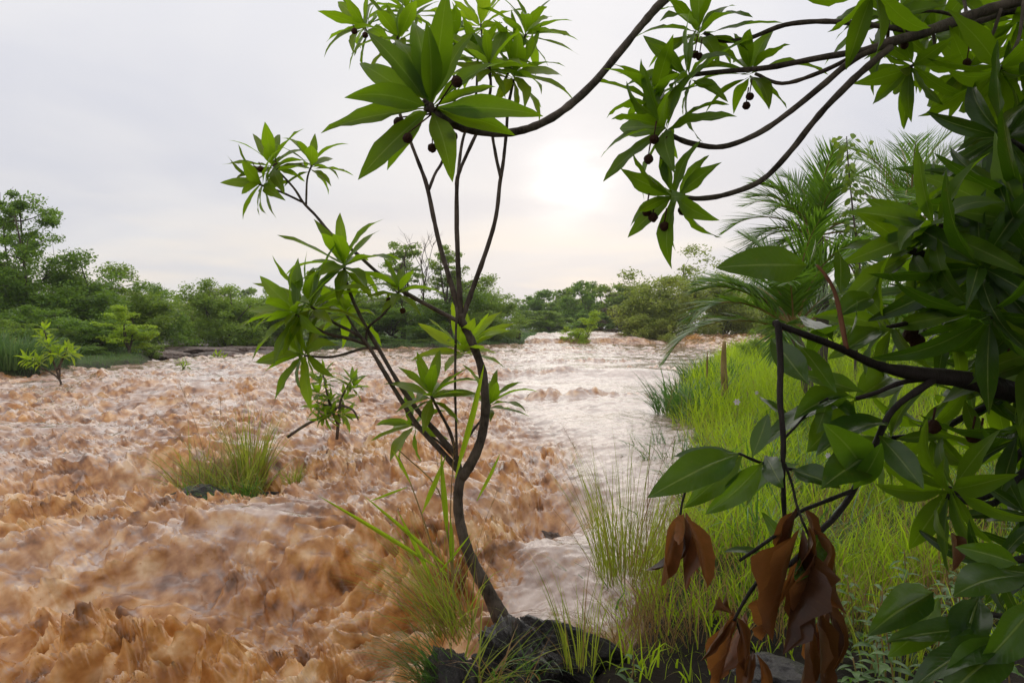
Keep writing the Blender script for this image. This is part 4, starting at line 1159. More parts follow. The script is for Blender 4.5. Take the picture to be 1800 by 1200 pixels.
# distinct tufts
tuft('sedge_clump', gp(1190, 745, 6.9), 420, .50, .34, .45, 1.25, .014, M['sedge'], 'dark green arching sedge clump hanging over the water at the near right bank', 'sedge', 31, group='sedges along the right bank')
tuft('sedge_clump', gp(1215, 690, 9.3), 380, .62, .42, .4, 1.2, .017, M['sedge'], 'dark green sedge clump upstream of the one drooping over the water, below the bare stalk', 'sedge', 32, group='sedges along the right bank')
tuft('sedge_clump', gp(1255, 660, 12.5), 300, .62, .5, .35, 1.1, .02, M['sedge'], 'small far sedge clump at the foot of the tan stalk', 'sedge', 33, group='sedges along the right bank')
tuft('grass_tuft', at(1100, 1010, 3.15), 210, .62, .13, .16, .55, .0042, M['tuft_grass'], 'tall thin green grass tuft on the bank corner right of the sapling', 'grass tuft', 34, dry=.14, seeds=3)
tuft('grass_tuft', at(1160, 1005, 3.3), 110, .42, .14, .25, .8, .005, M['tuft_grass'], 'shorter bent grass tuft behind the left cluster of dead leaves', 'grass tuft', 35, dry=.1, seeds=1)
tuft('grass_tuft', at(1020, 1165, 2.45), 42, .40, .05, .22, .6, .0048, M['tuft_grass'], 'sparse grass tuft growing from black mud right of the wet rock', 'grass tuft', 36, dry=.15)
tuft('grass_tuft', at(795, 1105, 2.72), 230, .52, .10, .60, .9, .0044, M['tuft_grass'], 'leaning grass tuft with seed stalks at the foot of the sapling', 'grass tuft', 37, az=(PI * .98, .9), dry=.3, seeds=4)
tuft('grass_tuft', at(775, 1190, 2.5), 170, .34, .08, .6, 1.3, .0052, M['sedge'], 'drooping darker grass tuft below the sapling on the rock edge', 'grass tuft', 38, az=(PI * 1.1, .6), dry=.2)
tuft('grass_tuft', at(900, 1180, 2.3), 50, .22, .10, .7, 1.0, .005, M['sedge'], 'drooping thin grass across the front of the jagged black rock', 'grass tuft', 45, dry=.4, az=(-PI / 2, 1.0))
tuft('grass_tuft', gp(1110, 1050, 2.85), 60, .20, .22, .5, 1.0, .0045, M['tuft_grass'], 'ragged grass fringe along the top of the black mud bank', 'grass tuft', 46, dry=.35)
tuft('grass_tuft', at(820, 1215, 2.35), 36, .42, .05, .8, .8, .007, M['tuft_grass'], 'few broad grass blades sprawling over the rock at the bottom edge', 'grass tuft', 39, az=(0.0, 1.0))
tuft('grass_tuft', gp(1450, 1000, 2.9), 60, .32, .10, .2, .6, .005, M['tuft_grass'], 'small upright grass tuft on dark soil right of the large dead leaves', 'grass tuft', 40)
tuft('grass_tuft', gp(1560, 1050, 2.6), 60, .30, .12, .2, .6, .005, M['tuft_grass'], 'small grass tuft between the weeds under the dark leafy tree', 'grass tuft', 41)
tuft('grass_tuft', gp(1240, 1100, 2.7), 34, .16, .16, .3, .6, .004, M['tuft_grass'], 'low young grass sprouting from the black mud under the brown leaves', 'grass tuft', 42)
# tall blades crossing in front of the sapling
def tall_blades():
    e = empty('broad_bladed_grass', at(790, 1085, 2.8), 'few tall broad-bladed grass stems standing against the sapling trunk', 'grass')
    for i, (lst, w) in enumerate((([(800, 1090), (790, 960), (770, 860), (700, 790)], 3), ([(795, 1090), (760, 960), (722, 850), (700, 800)], 2.4), ([(800, 1090), (796, 980), (792, 900), (797, 800)], 2.4))):
        b = MB(); b.tube(cat_rom(pts(lst, 2.8, 2.85), 4), [pxm(w, 2.8) * .7, pxm(w, 2.8) * .35], 5)
        me = b.mesh('stem', M['tan']); me.transform(Matrix.Translation(-e.location)); obj('stem', me, e)
    bl = LV['blade']
    for a, t, ws in (((800, 840), (852, 640), .6), ((742, 902), (782, 805), .75), ((786, 945), (778, 800), .7), ((795, 1000), (792, 915), .9), ((838, 880), (880, 796), .7), ((716, 856), (648, 880), .7),
                     ((722, 850), (690, 790), .8), ((800, 1010), (640, 870), .35), ((790, 1010), (560, 870), .3), ((770, 1040), (700, 900), .4), ((760, 1020), (830, 935), .4)):
        place_leaf('blade', random.choice(bl), at(*a, 2.82), at(*t, 2.78), (0.2, -1, .2), e, ws)


LV['blade'] = leaf_set('grass_blade', M['young_leaf'], 4, 0.045, 0.2, 8, bend=(-.1, .5), fold=(.2, .5), nu=9)
tall_blades()


# ------------------------------------------------------------------ rocks
def rock(name, c, size, rot, seed, mat, label, cat='rock', rough=.22, flat=1.0, sub=5, layers=0.0):
    import bmesh
    bm = bmesh.new(); bmesh.ops.create_icosphere(bm, subdivisions=sub, radius=1.0)
    me = bpy.data.meshes.new(name); bm.to_mesh(me); bm.free()
    n = len(me.vertices); co = np.empty(n * 3, np.float32); me.vertices.foreach_get('co', co); co = co.reshape(-1, 3).astype(float)
    rg = np.random.default_rng(seed)
    # cut by random planes to give facets, then roughen
    for _ in range(16):
        nn = rg.normal(size=3); nn[2] *= .8; nn /= np.linalg.norm(nn); lim = rg.uniform(.55, .9)
        dd = co @ nn; over = np.maximum(dd - lim, 0); co -= np.outer(over * .92, nn)
    d = co / np.linalg.norm(co, axis=1, keepdims=True)
    nz = perlin(co[:, 0] * 2.4 + co[:, 2], co[:, 1] * 2.4 - co[:, 2], seed) * rough + perlin(co[:, 0] * 7 + co[:, 2] * 5, co[:, 1] * 7 - co[:, 2] * 4, seed + 1) * rough * .4 \
        + (.5 - np.abs(perlin(co[:, 0] * 11 + co[:, 2] * 8, co[:, 1] * 11 - co[:, 2] * 7, seed + 2))) * rough * .45 \
        + (.5 - np.abs(perlin(co[:, 0] * 27 + co[:, 2] * 19, co[:, 1] * 27 - co[:, 2] * 17, seed + 3))) * rough * .2
    co += d * nz[:, None]
    if layers: co[:, 2] = np.round(co[:, 2] * layers) / layers * .75 + co[:, 2] * .25
    co *= np.array(size)
    me.vertices.foreach_set('co', co.astype(np.float32).ravel())
    me.polygons.foreach_set('use_smooth', [True] * len(me.polygons))
    me.materials.append(mat); me.update()
    o = obj(name, me, None, c); o.rotation_euler = rot
    return tag(o, label, cat)


rock('rock', at(915, 1180, 2.70), (.17, .27, .165), (0, .1, .3), 71, M['wet_rock'], 'jagged wet black rock below the sapling at the bottom of the picture', rough=.34, sub=6)
rock('rock', at(985, 1145, 2.85), (.14, .22, .11), (0, .1, .9), 72, M['wet_rock'], 'low wet grey rock just right of the one under the sapling', sub=6)
rock('rock', at(800, 1215, 2.45), (.10, .2, .14), (0, .1, .2), 73, M['wet_rock'], 'small black rock buried under the drooping grass')
rock('rock', at(1360, 1185, 2.45), (.14, .14, .05), (0, .1, .2), 74, M['wet_rock'], 'flat wet slate behind the lowest dead leaves')
rock('rock', gp(330, 885, 5.55, 'w', -.03), (.30, .26, .10), (0, -.15, .1), 75, M['wet_rock'], 'smooth wet slab breaking the water below the grassy islet')
rock('rock', gp(250, 850, 6.05, 'w', -.06), (.42, .22, .15), (0, .05, .1), 76, M['wet_rock'], 'black rock showing in a hollow of the rapids left of the islet')
rock('rock', gp(405, 835, 6.0, 'w', -.05), (.42, .28, .17), (0, 0, .2), 77, M['wet_rock'], 'rock that carries the grass clump in the river')
rock('rock', gp(975, 825, 5.2, 'w', -.10), (.14, .16, .10), (0, 0, .5), 78, M['brown_rock'], 'brown rock in the hole beside the smooth tongue of water')
# grass clump on the islet
tuft('grass_clump', gp(390, 830, 5.85, 'w', .05), 520, .64, .30, .55, 1.5, .008, M['tuft_grass'], 'grass clump on the rock in the middle of the rapids', 'grass clump', 51, dry=.3, az=(PI * .85, 1.3), seeds=4)
tuft('grass_clump', gp(440, 815, 6.05, 'w', .05), 200, .70, .11, .14, .8, .009, M['tuft_grass'], 'taller upright grass at the right end of the river islet', 'grass clump', 52, dry=.15)
tuft('grass_clump', gp(395, 850, 5.65, 'w', .0), 150, .40, .24, .8, 1.6, .009, M['sedge'], 'dark drooping grass on the near side of the river islet', 'grass clump', 53, az=(-PI / 2, .9))
tuft('grass_tuft', gp(515, 820, 6.0, 'w', .0), 60, .20, .08, .2, .7, .007, M['tuft_grass'], 'little grass tuft alone in the water right of the islet', 'grass tuft', 54)


# ------------------------------------------------------------------ small trees standing in the flood
def flood_shrub(px_, py_, d, stems, ros, L, n, kind, label, cat='shrub', bend=None, rad=3.0):
    L *= 1.2
    c = gp(px_, py_, d, 'w', -.05)
    p = Plant('flooded_shrub', c, label, cat, bark='bark')
    for s in stems: p.branch([at(a[0], a[1], d + (a[2] if len(a) > 2 else 0)) for a in s], [pxm(rad, d), pxm(rad * .45, d)], 'stem', 3, 6)
    for i, (x, y, ax) in enumerate(ros): p.rosette(kind, at(x, y, d + .1 * math.sin(i * 2)), ax, n, pxm(L, d), 900 + i + int(px_), (12, 115), pxm(2, d), 1.1)
    return p


flood_shrub(575, 770, 6.6, [[(505, 768), (540, 745), (580, 725), (600, 712)], [(592, 772), (597, 720), (600, 700), (618, 666)], [(594, 745), (578, 705), (568, 658)], [(600, 712), (620, 720), (630, 738)], [(590, 716), (572, 712), (556, 706)]],
            [(568, 656, (-.1, -.2, 1)), (564, 672, (-.4, -.2, .9)), (622, 680, (.4, -.2, .7)), (560, 690, (-.4, -.2, .9)), (580, 705, (0, -.3, 1)), (560, 715, (-.6, -.2, .4)), (618, 668, (.1, -.2, 1)), (606, 700, (.3, -.2, .8)), (585, 725, (0, -.3, .4)), (570, 735, (-.4, -.3, -.3)), (604, 728, (.4, -.3, 0))],
            27, 13, 'sap', 'small leafy shrub half drowned in the rapids left of the sapling')
flood_shrub(110, 688, 13.0, [[(112, 692), (106, 670), (98, 648), (86, 610), (78, 580)], [(104, 665), (90, 655), (62, 640)], [(100, 650), (112, 628), (118, 610)], [(104, 668), (106, 640), (110, 625)]],
            [(78, 578, (0, -.2, 1)), (74, 592, (-.4, -.2, .8)), (86, 604, (.2, -.2, 1)), (92, 618, (.4, -.2, .8)), (56, 632, (-.5, -.2, .6)), (46, 628, (-.6, -.2, .8)), (70, 634, (-.1, -.2, .9)), (118, 612, (.3, -.2, 1)), (126, 620, (.6, -.2, .6)), (104, 622, (0, -.2, 1))],
            19, 12, 'young', 'thin pale green sapling standing in the flood near the left edge', rad=2.2)
flood_shrub(322, 655, 19.0, [[(324, 658), (321, 645), (318, 637)], [(322, 648), (328, 640)]], [(318, 636, (-.2, -.2, 1)), (328, 640, (.4, -.2, .8)), (322, 645, (0, -.2, 1))], 11, 8, 'young',
            'tiny yellowish plant poking from the far rapids on the left', 'plant', rad=1.2)
flood_shrub(385, 630, 25.0, [[(386, 640), (384, 630), (382, 624)], [(386, 634), (392, 628)]], [(382, 624, (-.2, -.2, 1)), (392, 628, (.4, -.2, .8)), (378, 630, (-.5, -.2, .8))], 13, 9, 'young',
            'small bright plant in front of the dark rock ledges', 'plant', rad=1.2)


# ------------------------------------------------------------------ palms
def frond_parts(p, pts3, n, Ll, mat, wid, seed, single=True, vee=.5, droop=.35, start=.18, name='frond'):
    """a feather frond: stalk along pts3, n pairs of leaflets"""
    rg = random.Random(seed)
    P = cat_rom(pts3, 6)
    P = [Vector(q) for q in P]
    Ltot = sum((P[i + 1] - P[i]).length for i in range(len(P) - 1))
    b = MB(); b.tube(P, [Ltot * .012, Ltot * .007, Ltot * .002], 5)
    me = b.mesh(name, M['tan']); me.transform(Matrix.Translation(-p.location))
    fr = obj(name, me, p)
    Vs, Fs, Rn, nn = [], [], [], 0
    for i in range(n):
        t = start + (1 - start) * (i / (n - 1))
        f = t * (len(P) - 1); k = min(int(f), len(P) - 2)
        q = P[k].lerp(P[k + 1], f - k); tg = (P[k + 1] - P[k]).normalized()
        side0 = tg.cross(Vector((0, 0, 1)))
        if side0.length < .1: side0 = Vector((1, 0, 0))
        side0.normalize(); up0 = side0.cross(tg)
        for sgn in (-1, 1):
            ang = rg.uniform(.55, .95) * (1.0 - .45 * t)
            d = (tg * math.cos(ang) + side0 * sgn * math.sin(ang) + up0 * (vee * rg.uniform(.1, 1.1) * math.sin(ang))).normalized()
            L = Ll * (math.sin(PI * min(1, (t - start) / (1 - start) * .80 + .16)) ** .7) * rg.uniform(.8, 1.12)
            w = wid * rg.uniform(.8, 1.2)
            wd = d.cross(up0 + Vector((rg.uniform(-.6, .6), rg.uniform(-.6, .6), rg.uniform(-.3, .3)))).normalized()
            seg = 4
            q2 = q.copy(); dd = d.copy()
            base = nn
            for s in range(seg + 1):
                tt = s / seg
                ww = w * .5 * (.6 if s == 0 else (1 - tt ** 2)) + .0004
                Vs.append(q2 - wd * ww - p.location); Vs.append(q2 + wd * ww - p.location)
                dd = (dd + Vector((0, 0, -droop / seg * rg.uniform(.4, 1.3)))).normalized()
                q2 = q2 + dd * (L / seg)
            r = rg.random()
            Rn += [r] * (2 * (seg + 1))
            Fs += [(base + 2 * s, base + 2 * s + 1, base + 2 * s + 3, base + 2 * s + 2) for s in range(seg)]
            nn += 2 * (seg + 1)
    if single:
        V = np.array(Vs); F = np.array(Fs)
        for i in range(2 * n):
            v = V[i * 10:(i + 1) * 10]; c = v[0]
            mm = mesh_from('leaflet', v - c, F[i * 4:(i + 1) * 4] - i * 10, mat, True, Rn[i * 10:(i + 1) * 10])
            obj('leaflet', mm, fr, Vector(c))
    else:
        tag(obj('leaflets', mesh_from('leaflets', np.array(Vs), np.array(Fs), mat, True, Rn), fr), kind='stuff')
    return fr


def palm(label, base, crown, nf, FL, Ll, seed, wid, dirs=None, npair=44, up=(.25, 1.5), droop=.35, singles=3, group='palms on the right bank', rad=.09):
    rg = random.Random(seed)
    e = empty('palm', base, label, 'palm', group)
    b = MB(); mid = Vector(base).lerp(crown, .5) + Vector((.06, 0, 0))
    b.tube(cat_rom([Vector(base) - Vector((0, 0, .2)), mid, Vector(crown)], 8), [rad, rad * .85, rad], 9, .16)
    me = b.mesh('trunk', M['bark_grey']); me.transform(Matrix.Translation(-e.location)); obj('trunk', me, e)
    crown = Vector(crown)
    for i in range(nf):
        if dirs and i < len(dirs):
            az, el, fl = dirs[i]
        else:
            az = i * 2.39996 + rg.uniform(-.3, .3); el = up[0] + (up[1] - up[0]) * ((i + .5) / nf) + rg.uniform(-.1, .1); fl = 1.0
        Lf = FL * fl * rg.uniform(.85, 1.1)
        h = Vector((math.cos(az), math.sin(az), 0))
        P, q, a = [], crown.copy(), el
        for s in range(6):
            P.append(q.copy())
            q = q + (h * math.cos(a) + Vector((0, 0, 1)) * math.sin(a)) * (Lf / 5)
            a -= (.10 + .16 * s / 5) * (1.0 + .7 * math.cos(el)) * 1.25
        frond_parts(e, P, npair, Ll, M['palm'], wid, seed * 100 + i, single=i < singles, droop=droop)
    return e


def on_bank(px_, d):
    v = at(px_, 600, d); v.z = gz(v.x, v.y); return v


# low young palm with a frond reaching over the river
e1 = palm('short palm whose long frond reaches left over the river bank', on_bank(1420, 7.6), at(1395, 585, 7.6), 16, 1.2, .46, 5, .022,
          dirs=[(PI * .97, .34, 1.12), (PI * 1.1, .62, 1.0), (PI * .85, .95, .9), (0.1, .6, 1.0), (PI * 1.35, .35, .8), (PI * .6, .9, .9)], npair=44, singles=3, rad=.06)
palm('tall bushy palm with fronds massed behind the broad-leaved shrub', on_bank(1440, 10.5), at(1435, 415, 10.5), 30, 1.22, .52, 6, .017, npair=46, up=(-1.1, 1.5), singles=1, droop=.14,
     dirs=[(PI * .9, .6, 1.0), (PI * 1.1, .2, 1.0), (PI * 1.0, 1.0, .9), (PI * .8, 1.25, .9)])
palm('palm with thin upright fronds fanning against the sky at the right', on_bank(1600, 12.0), at(1600, 400, 12.0), 20, 1.7, .62, 9, .014, npair=38, up=(.1, 1.55), singles=1, droop=.15,
     dirs=[(0, 1.35, 1), (PI, 1.3, 1), (.6, 1.2, 1), (PI * .7, 1.0, 1)])
palm('shaggy palm half hidden behind the dark leafy tree on the right', on_bank(1740, 10.0), at(1720, 470, 10.0), 16, 1.7, .6, 10, .02, npair=36, up=(-.3, 1.4), singles=0)
# bare tan stalk beside it
b = MB(); sb = on_bank(1274, 9.0)
b.tube(cat_rom([Vector((0, 0, -.05)), Vector((.0, 0, .25)), Vector((-.012, 0, .50)), Vector((-.006, 0, .74))], 4), [.030, .038, .036, .03, .02], 8, .1)
b.tube(cat_rom([Vector((-.17, .1, .22)), Vector((-.175, .1, .45)), Vector((-.17, .1, .62))], 3), [.006, .012, .004], 5, .1)
o_ = obj('palm_stump', b.mesh('palm_stump', M['tan']), None, sb); tag(o_, 'thin bare tan palm stump above the bank grass under the reaching frond', 'stump')


# ------------------------------------------------------------------ climbing vine on a pole-like stem
def build_vine():
    d = 9.5
    p = Plant('climbing_vine', on_bank(1500, d), 'climbing vine with small heart-shaped leaves rising between the palms', 'vine', bark='bark')
    rg = random.Random(8)
    base = p.e.location
    P = [base, at(1512, 500, d), at(1500, 380, d), at(1492, 300, d), at(1488, 240, d)]
    p.branch(P, [.02, .012, .006], 'stem', 6, 6)
    Q = [Vector(q) for q in cat_rom(P, 12)]
    for i in range(150):
        k = rg.randint(14, len(Q) - 1)
        c = Q[k] + Vector((rg.gauss(0, .10), rg.gauss(0, .1), rg.gauss(0, .06)))
        if rg.random() < .25: c = Q[k] + Vector((rg.uniform(.05, .42), rg.gauss(0, .1), rg.uniform(-.5, .1)))
        a = rg.uniform(0, 6.28)
        p.leaf('vine', c, c + Vector((math.cos(a) * .07, math.sin(a) * .07, -rg.uniform(.02, .08))), (rg.uniform(-.5, .5), -1, rg.uniform(.2, 1)), rg.uniform(.8, 1.2), rg=rg)


build_vine()


# ------------------------------------------------------------------ weeds on the shaded bank
def weed(c, h, n, L, seed, label):
    rg = random.Random(seed)
    p = Plant('weed', c, label, 'weed', 'leafy weeds under the dark tree', bark='tan')
    lean = Vector((rg.uniform(-.2, .2), rg.uniform(-.2, .2), 1))
    tip = Vector(c) + lean * h
    p.branch([Vector(c), Vector(c).lerp(tip, .5) + Vector((.01, 0, 0)), tip], [.0035, .002], 'stem', 4, 5)
    for i in range(n):
        t = .15 + .85 * i / n
        q = Vector(c).lerp(tip, t); a = i * 2.4 + rg.uniform(-.3, .3)
        l = L * (1.1 - .5 * t) * rg.uniform(.8, 1.2)
        p.leaf('herb', q, q + Vector((math.cos(a) * l, math.sin(a) * l, l * rg.uniform(-.1, .55))), (0, 0, 1), rg.uniform(.9, 1.3), rg=rg)


WEEDS = [(1575, 1195, 2.2, .30, 'tallest leafy weed with a bare tan stem left of the glossy corner leaves'), (1480, 1110, 2.6, .10, 'tiny star-shaped weed on black soil beside the large dead leaves'),
         (1620, 1120, 2.4, .2, 'leafy weed right of the tan stemmed weed'), (1650, 1000, 2.9, .22, 'weed under the drooping whorl of the dark tree'), (1700, 940, 3.2, .25, 'weed behind the pinkish dead leaf'),
         (1540, 1150, 2.35, .16, 'low weed left of the tan stemmed weed'), (1600, 1060, 2.7, .18, 'weed above the tan stemmed weed'), (1740, 1010, 2.8, .25, 'weed in the shade near the right edge'),
         (1690, 1130, 2.2, .22, 'weed between the glossy corner leaves'), (1770, 900, 3.4, .3, 'weed highest up the shaded slope at the right edge'), (1100, 1160, 2.5, .12, 'small upright weed on the mud right of the sparse tuft'),
         (1780, 1140, 2.2, .25, 'weed in the lower right corner'), (1640, 1190, 2.05, .15, 'weed at the bottom edge right of the tan stem'),
         (1500, 1030, 2.8, .22, 'weed just right of the largest hanging dead leaf'), (1530, 1090, 2.55, .24, 'weed standing in front of the small grass tuft on dark soil'), (1590, 1000, 3.0, .28, 'weed among grass below the large drooping leaves'),
         (1560, 1130, 2.4, .26, 'bushy weed left of the tallest tan stemmed one'), (1660, 1080, 2.5, .28, 'weed rising between two glossy corner leaves'), (1610, 1170, 2.15, .22, 'weed leaning over the bottom edge under the dark tree'),
         (1680, 1040, 2.7, .3, 'weed with its top under the pinkish dead leaf'), (1510, 1160, 2.3, .16, 'low weed on the mud right of the lowest dead leaves'), (1720, 1150, 2.15, .26, 'weed half hidden by the lowest glossy leaf'),
         (1450, 1060, 2.75, .16, 'weed behind the right edge of the dead leaf cluster'), (1740, 960, 3.0, .3, 'weed below the low black branch at the right')]
for i, (x, y, d, h, lab) in enumerate(WEEDS):
    weed(gp(x, y, d), h * 1.15, 20 if h > .12 else 8, .085 if h > .12 else .05, 60 + i, lab)


# pale flowers in the bank grass
def flower(c, s, label):
    e = empty('flower', c, label, 'flower', 'pale flowers in the bank grass')
    b = MB(); b.tube([Vector((0, 0, -.3)), Vector((.01, 0, -.1)), Vector((0, 0, 0))], [.003, .002], 5); obj('stem', b.mesh('stem', M['herb_leaf']), e)
    me = LV['petal'][0]
    for k in range(6):
        a = k * 1.047
        place_leaf('petal', me, e.location, e.location + Vector((math.cos(a) * s, -.3 * s, math.sin(a) * s)), (0, -1, .3), e)


LV['petal'] = leaf_set('petal', M['petal'], 1, .3, .8, 9, nu=4)
flower(at(1295, 706, 6.6), .03, 'pale lilac flower in the bright grass right of the sedge')
flower(at(1455, 800, 5.0), .02, 'small white flower in the grass behind the broad leaves')
flower(at(1330, 690, 7.5), .02, 'small white flower higher up the grassy bank')


# ------------------------------------------------------------------ trees of the far banks
def tree_meshes(seed, H, R, kind, trunk_frac=.3, leaf=.10, nclump=90, per=130, airy=.5, flat=.7, top=1.0, skirt=0):
    """trunk-and-limb mesh and crown mesh; base at the origin"""
    rg = np.random.default_rng(seed)
    b = MB()
    tips = []
    lean = rg.normal(0, .06, 2)
    tp = [np.array([0, 0, -.3]), np.array([lean[0] * H * .3, lean[1] * H * .3, H * trunk_frac * .6]), np.array([lean[0] * H, lean[1] * H, H * trunk_frac])]
    r0 = H * .022
    b.tube(cat_rom(tp, 4), [r0 * 1.3, r0 * .8], 7, .1, seed)
    nl = rg.integers(5, 8)
    for i in range(nl):
        a = 2 * PI * i / nl + rg.uniform(-.5, .5); el = rg.uniform(.15, 1.0) if i else 1.4
        cz = trunk_frac + (1 - trunk_frac) * .5
        rr = R * rg.uniform(.55, .95)
        end = np.array([math.cos(a) * rr * math.cos(el), math.sin(a) * rr * math.cos(el), H * (trunk_frac + (1 - trunk_frac) * (.25 + .65 * math.sin(el) * rg.uniform(.8, 1)))])
        st = tp[2] * rg.uniform(.75, 1) if i else tp[2]
        midp = (st + end) / 2 + np.array([rg.normal(0, .08) * R, rg.normal(0, .08) * R, H * .05])
        L1 = cat_rom([st, midp, end], 4)
        b.tube(L1, [r0 * .55, r0 * .18], 5, .1, seed + i)
        for j in range(rg.integers(4, 7)):
            k = rg.integers(2, len(L1)); s = L1[k]
            dv = rg.normal(size=3) * np.array([1, 1, .55]); dv /= np.linalg.norm(dv)
            if dv[2] < -.2: dv[2] *= -.5
            e2 = s + dv * R * rg.uniform(.25, .5)
            e2[2] = min(e2[2], H * top)
            b.tube(cat_rom([s, (s + e2) / 2 + rg.normal(0, .03, 3) * R, e2], 3), [r0 * .22, r0 * .07], 4, .1, seed + j)
            tips += [e2, (s + e2) / 2]
            for q in range(2):
                e3 = e2 + rg.normal(size=3) * R * .16; e3[2] = min(e3[2], H * top)
                b.tube([e2, e3], [r0 * .08, r0 * .04], 4); tips.append(e3)
        tips.append(end)
    trunk = b.mesh('trunk', M['bark_grey'])
    for i in range(int(skirt)):                    # low foliage down to the ground
        a = rg.uniform(0, 2 * PI); rr = R * rg.uniform(.3, .95)
        tips.append(np.array([math.cos(a) * rr, math.sin(a) * rr, H * rg.uniform(.04, .4)]))
    tips = np.array(tips)
    if not skirt: tips = tips[tips[:, 2] > H * trunk_frac * .6]
    idx = rg.choice(len(tips), nclump)
    V = []; n_l = 0
    rn = []
    for k in idx:
        c = tips[k] + rg.normal(0, .05, 3) * R
        cr = R * rg.uniform(.10, .24) * (1.25 - .5 * airy)
        m = int(per * rg.uniform(.5, 1.4))
        u = rg.normal(size=(m, 3)); u /= np.linalg.norm(u, axis=1, keepdims=True)
        pos = c + u * (rg.random((m, 1)) ** .5) * cr * np.array([1.15, 1.15, flat])
        pos[:, 2] -= .25 * cr * rg.random(m)
        # leaf quads
        a = rg.uniform(0, 2 * PI, m); el = rg.normal(-.15, .5, m)
        d = np.stack([np.cos(a) * np.cos(el), np.sin(a) * np.cos(el), np.sin(el)], 1)
        up = np.array([0, 0, 1.0]) + rg.normal(0, .6, (m, 3))
        s = np.cross(d, up); s /= np.linalg.norm(s, axis=1, keepdims=True) + 1e-9
        ll = leaf * rg.uniform(.6, 1.4, (m, 1))
        q = np.stack([pos - d * ll * .5, pos + s * ll * .24, pos + d * ll * .55, pos - s * ll * .24], 1)
        V.append(q.reshape(-1, 3)); rn.append(np.repeat(np.clip(rg.normal(.5, .22, m) + rg.normal(0, .16), 0, 1), 4)); n_l += m
    V = np.concatenate(V); rn = np.concatenate(rn)
    F = np.arange(n_l * 4).reshape(-1, 4)
    rad = np.quantile(np.hypot(V[:, 0], V[:, 1]), .96)
    sc = np.array([R / rad, R / rad, H / np.quantile(V[:, 2], .9985)])
    crown = mesh_from('crown', V * sc, F, M['crown_' + kind], True, rn)
    trunk.transform(Matrix.Diagonal((*sc, 1)))
    return trunk, crown


def tree(name, px_, d, top_py, wpx, meshes, label, group=None, cat='tree', rot=0.0, H=1.0, R=.5, base_py=None, mat=None):
    """place a unit-like tree (meshes made for height H, radius R) so that it stands on the ground at its own distance"""
    v = at(px_, 600, d)
    z = gz(v.x, v.y)
    hh = (HORIZON - top_py) / FPX * d + CAM_Z - z
    ww = wpx / FPX * d
    e = empty(name, (v.x, v.y, z - .05), label, cat, group)
    e.rotation_euler = (0, 0, rot); e.scale = (ww / R, ww / R, hh / H)
    obj('trunk', meshes[0], e)
    cme = meshes[1]
    o = obj('crown', cme, e)
    tag(o, kind='stuff')
    if mat:
        o.material_slots[0].link = 'OBJECT'; o.material_slots[0].material = M['crown_' + mat]
    return e


TM = {
    'tall': tree_meshes(201, 6, 2.2, 'dark', .20, .13, 190, 130, .5, .55, 1.0, 10),
    'round': tree_meshes(202, 4.5, 2.4, 'dark', .12, .14, 210, 120, .2, .75, 1.0, 60),
    'bushy': tree_meshes(203, 3.6, 2.2, 'mid', .08, .14, 190, 120, .2, .7, 1.0, 60),
    'airy': tree_meshes(204, 6, 2.2, 'mid', .34, .13, 95, 90, .9, .5),
    'bright': tree_meshes(205, 3, 1.4, 'bright', .08, .10, 120, 90, .4, .45, 1.0, 14),
    'far': tree_meshes(206, 6, 3, 'mid', .08, .30, 150, 60, .4, .7, 1.0, 45),
    'far2': tree_meshes(207, 6, 3, 'olive', .10, .30, 140, 60, .5, .6, 1.0, 45),
    'shrub': tree_meshes(208, 1.6, 1.1, 'mid', .05, .09, 70, 80, .3, .7, 1.0, 20),
    'oliv': tree_meshes(209, 6, 3, 'olive', .10, .16, 210, 120, .35, .65, 1.0, 40),
}
HR = {'tall': (6, 2.2), 'round': (4.5, 2.4), 'bushy': (3.6, 2.2), 'airy': (6, 2.2), 'bright': (3, 1.4), 'far': (6, 3), 'far2': (6, 3), 'shrub': (1.6, 1.1), 'oliv': (6, 3)}
LB, FB, RB = 'trees on the left bank', 'trees on the far bank', 'trees behind the right bank'
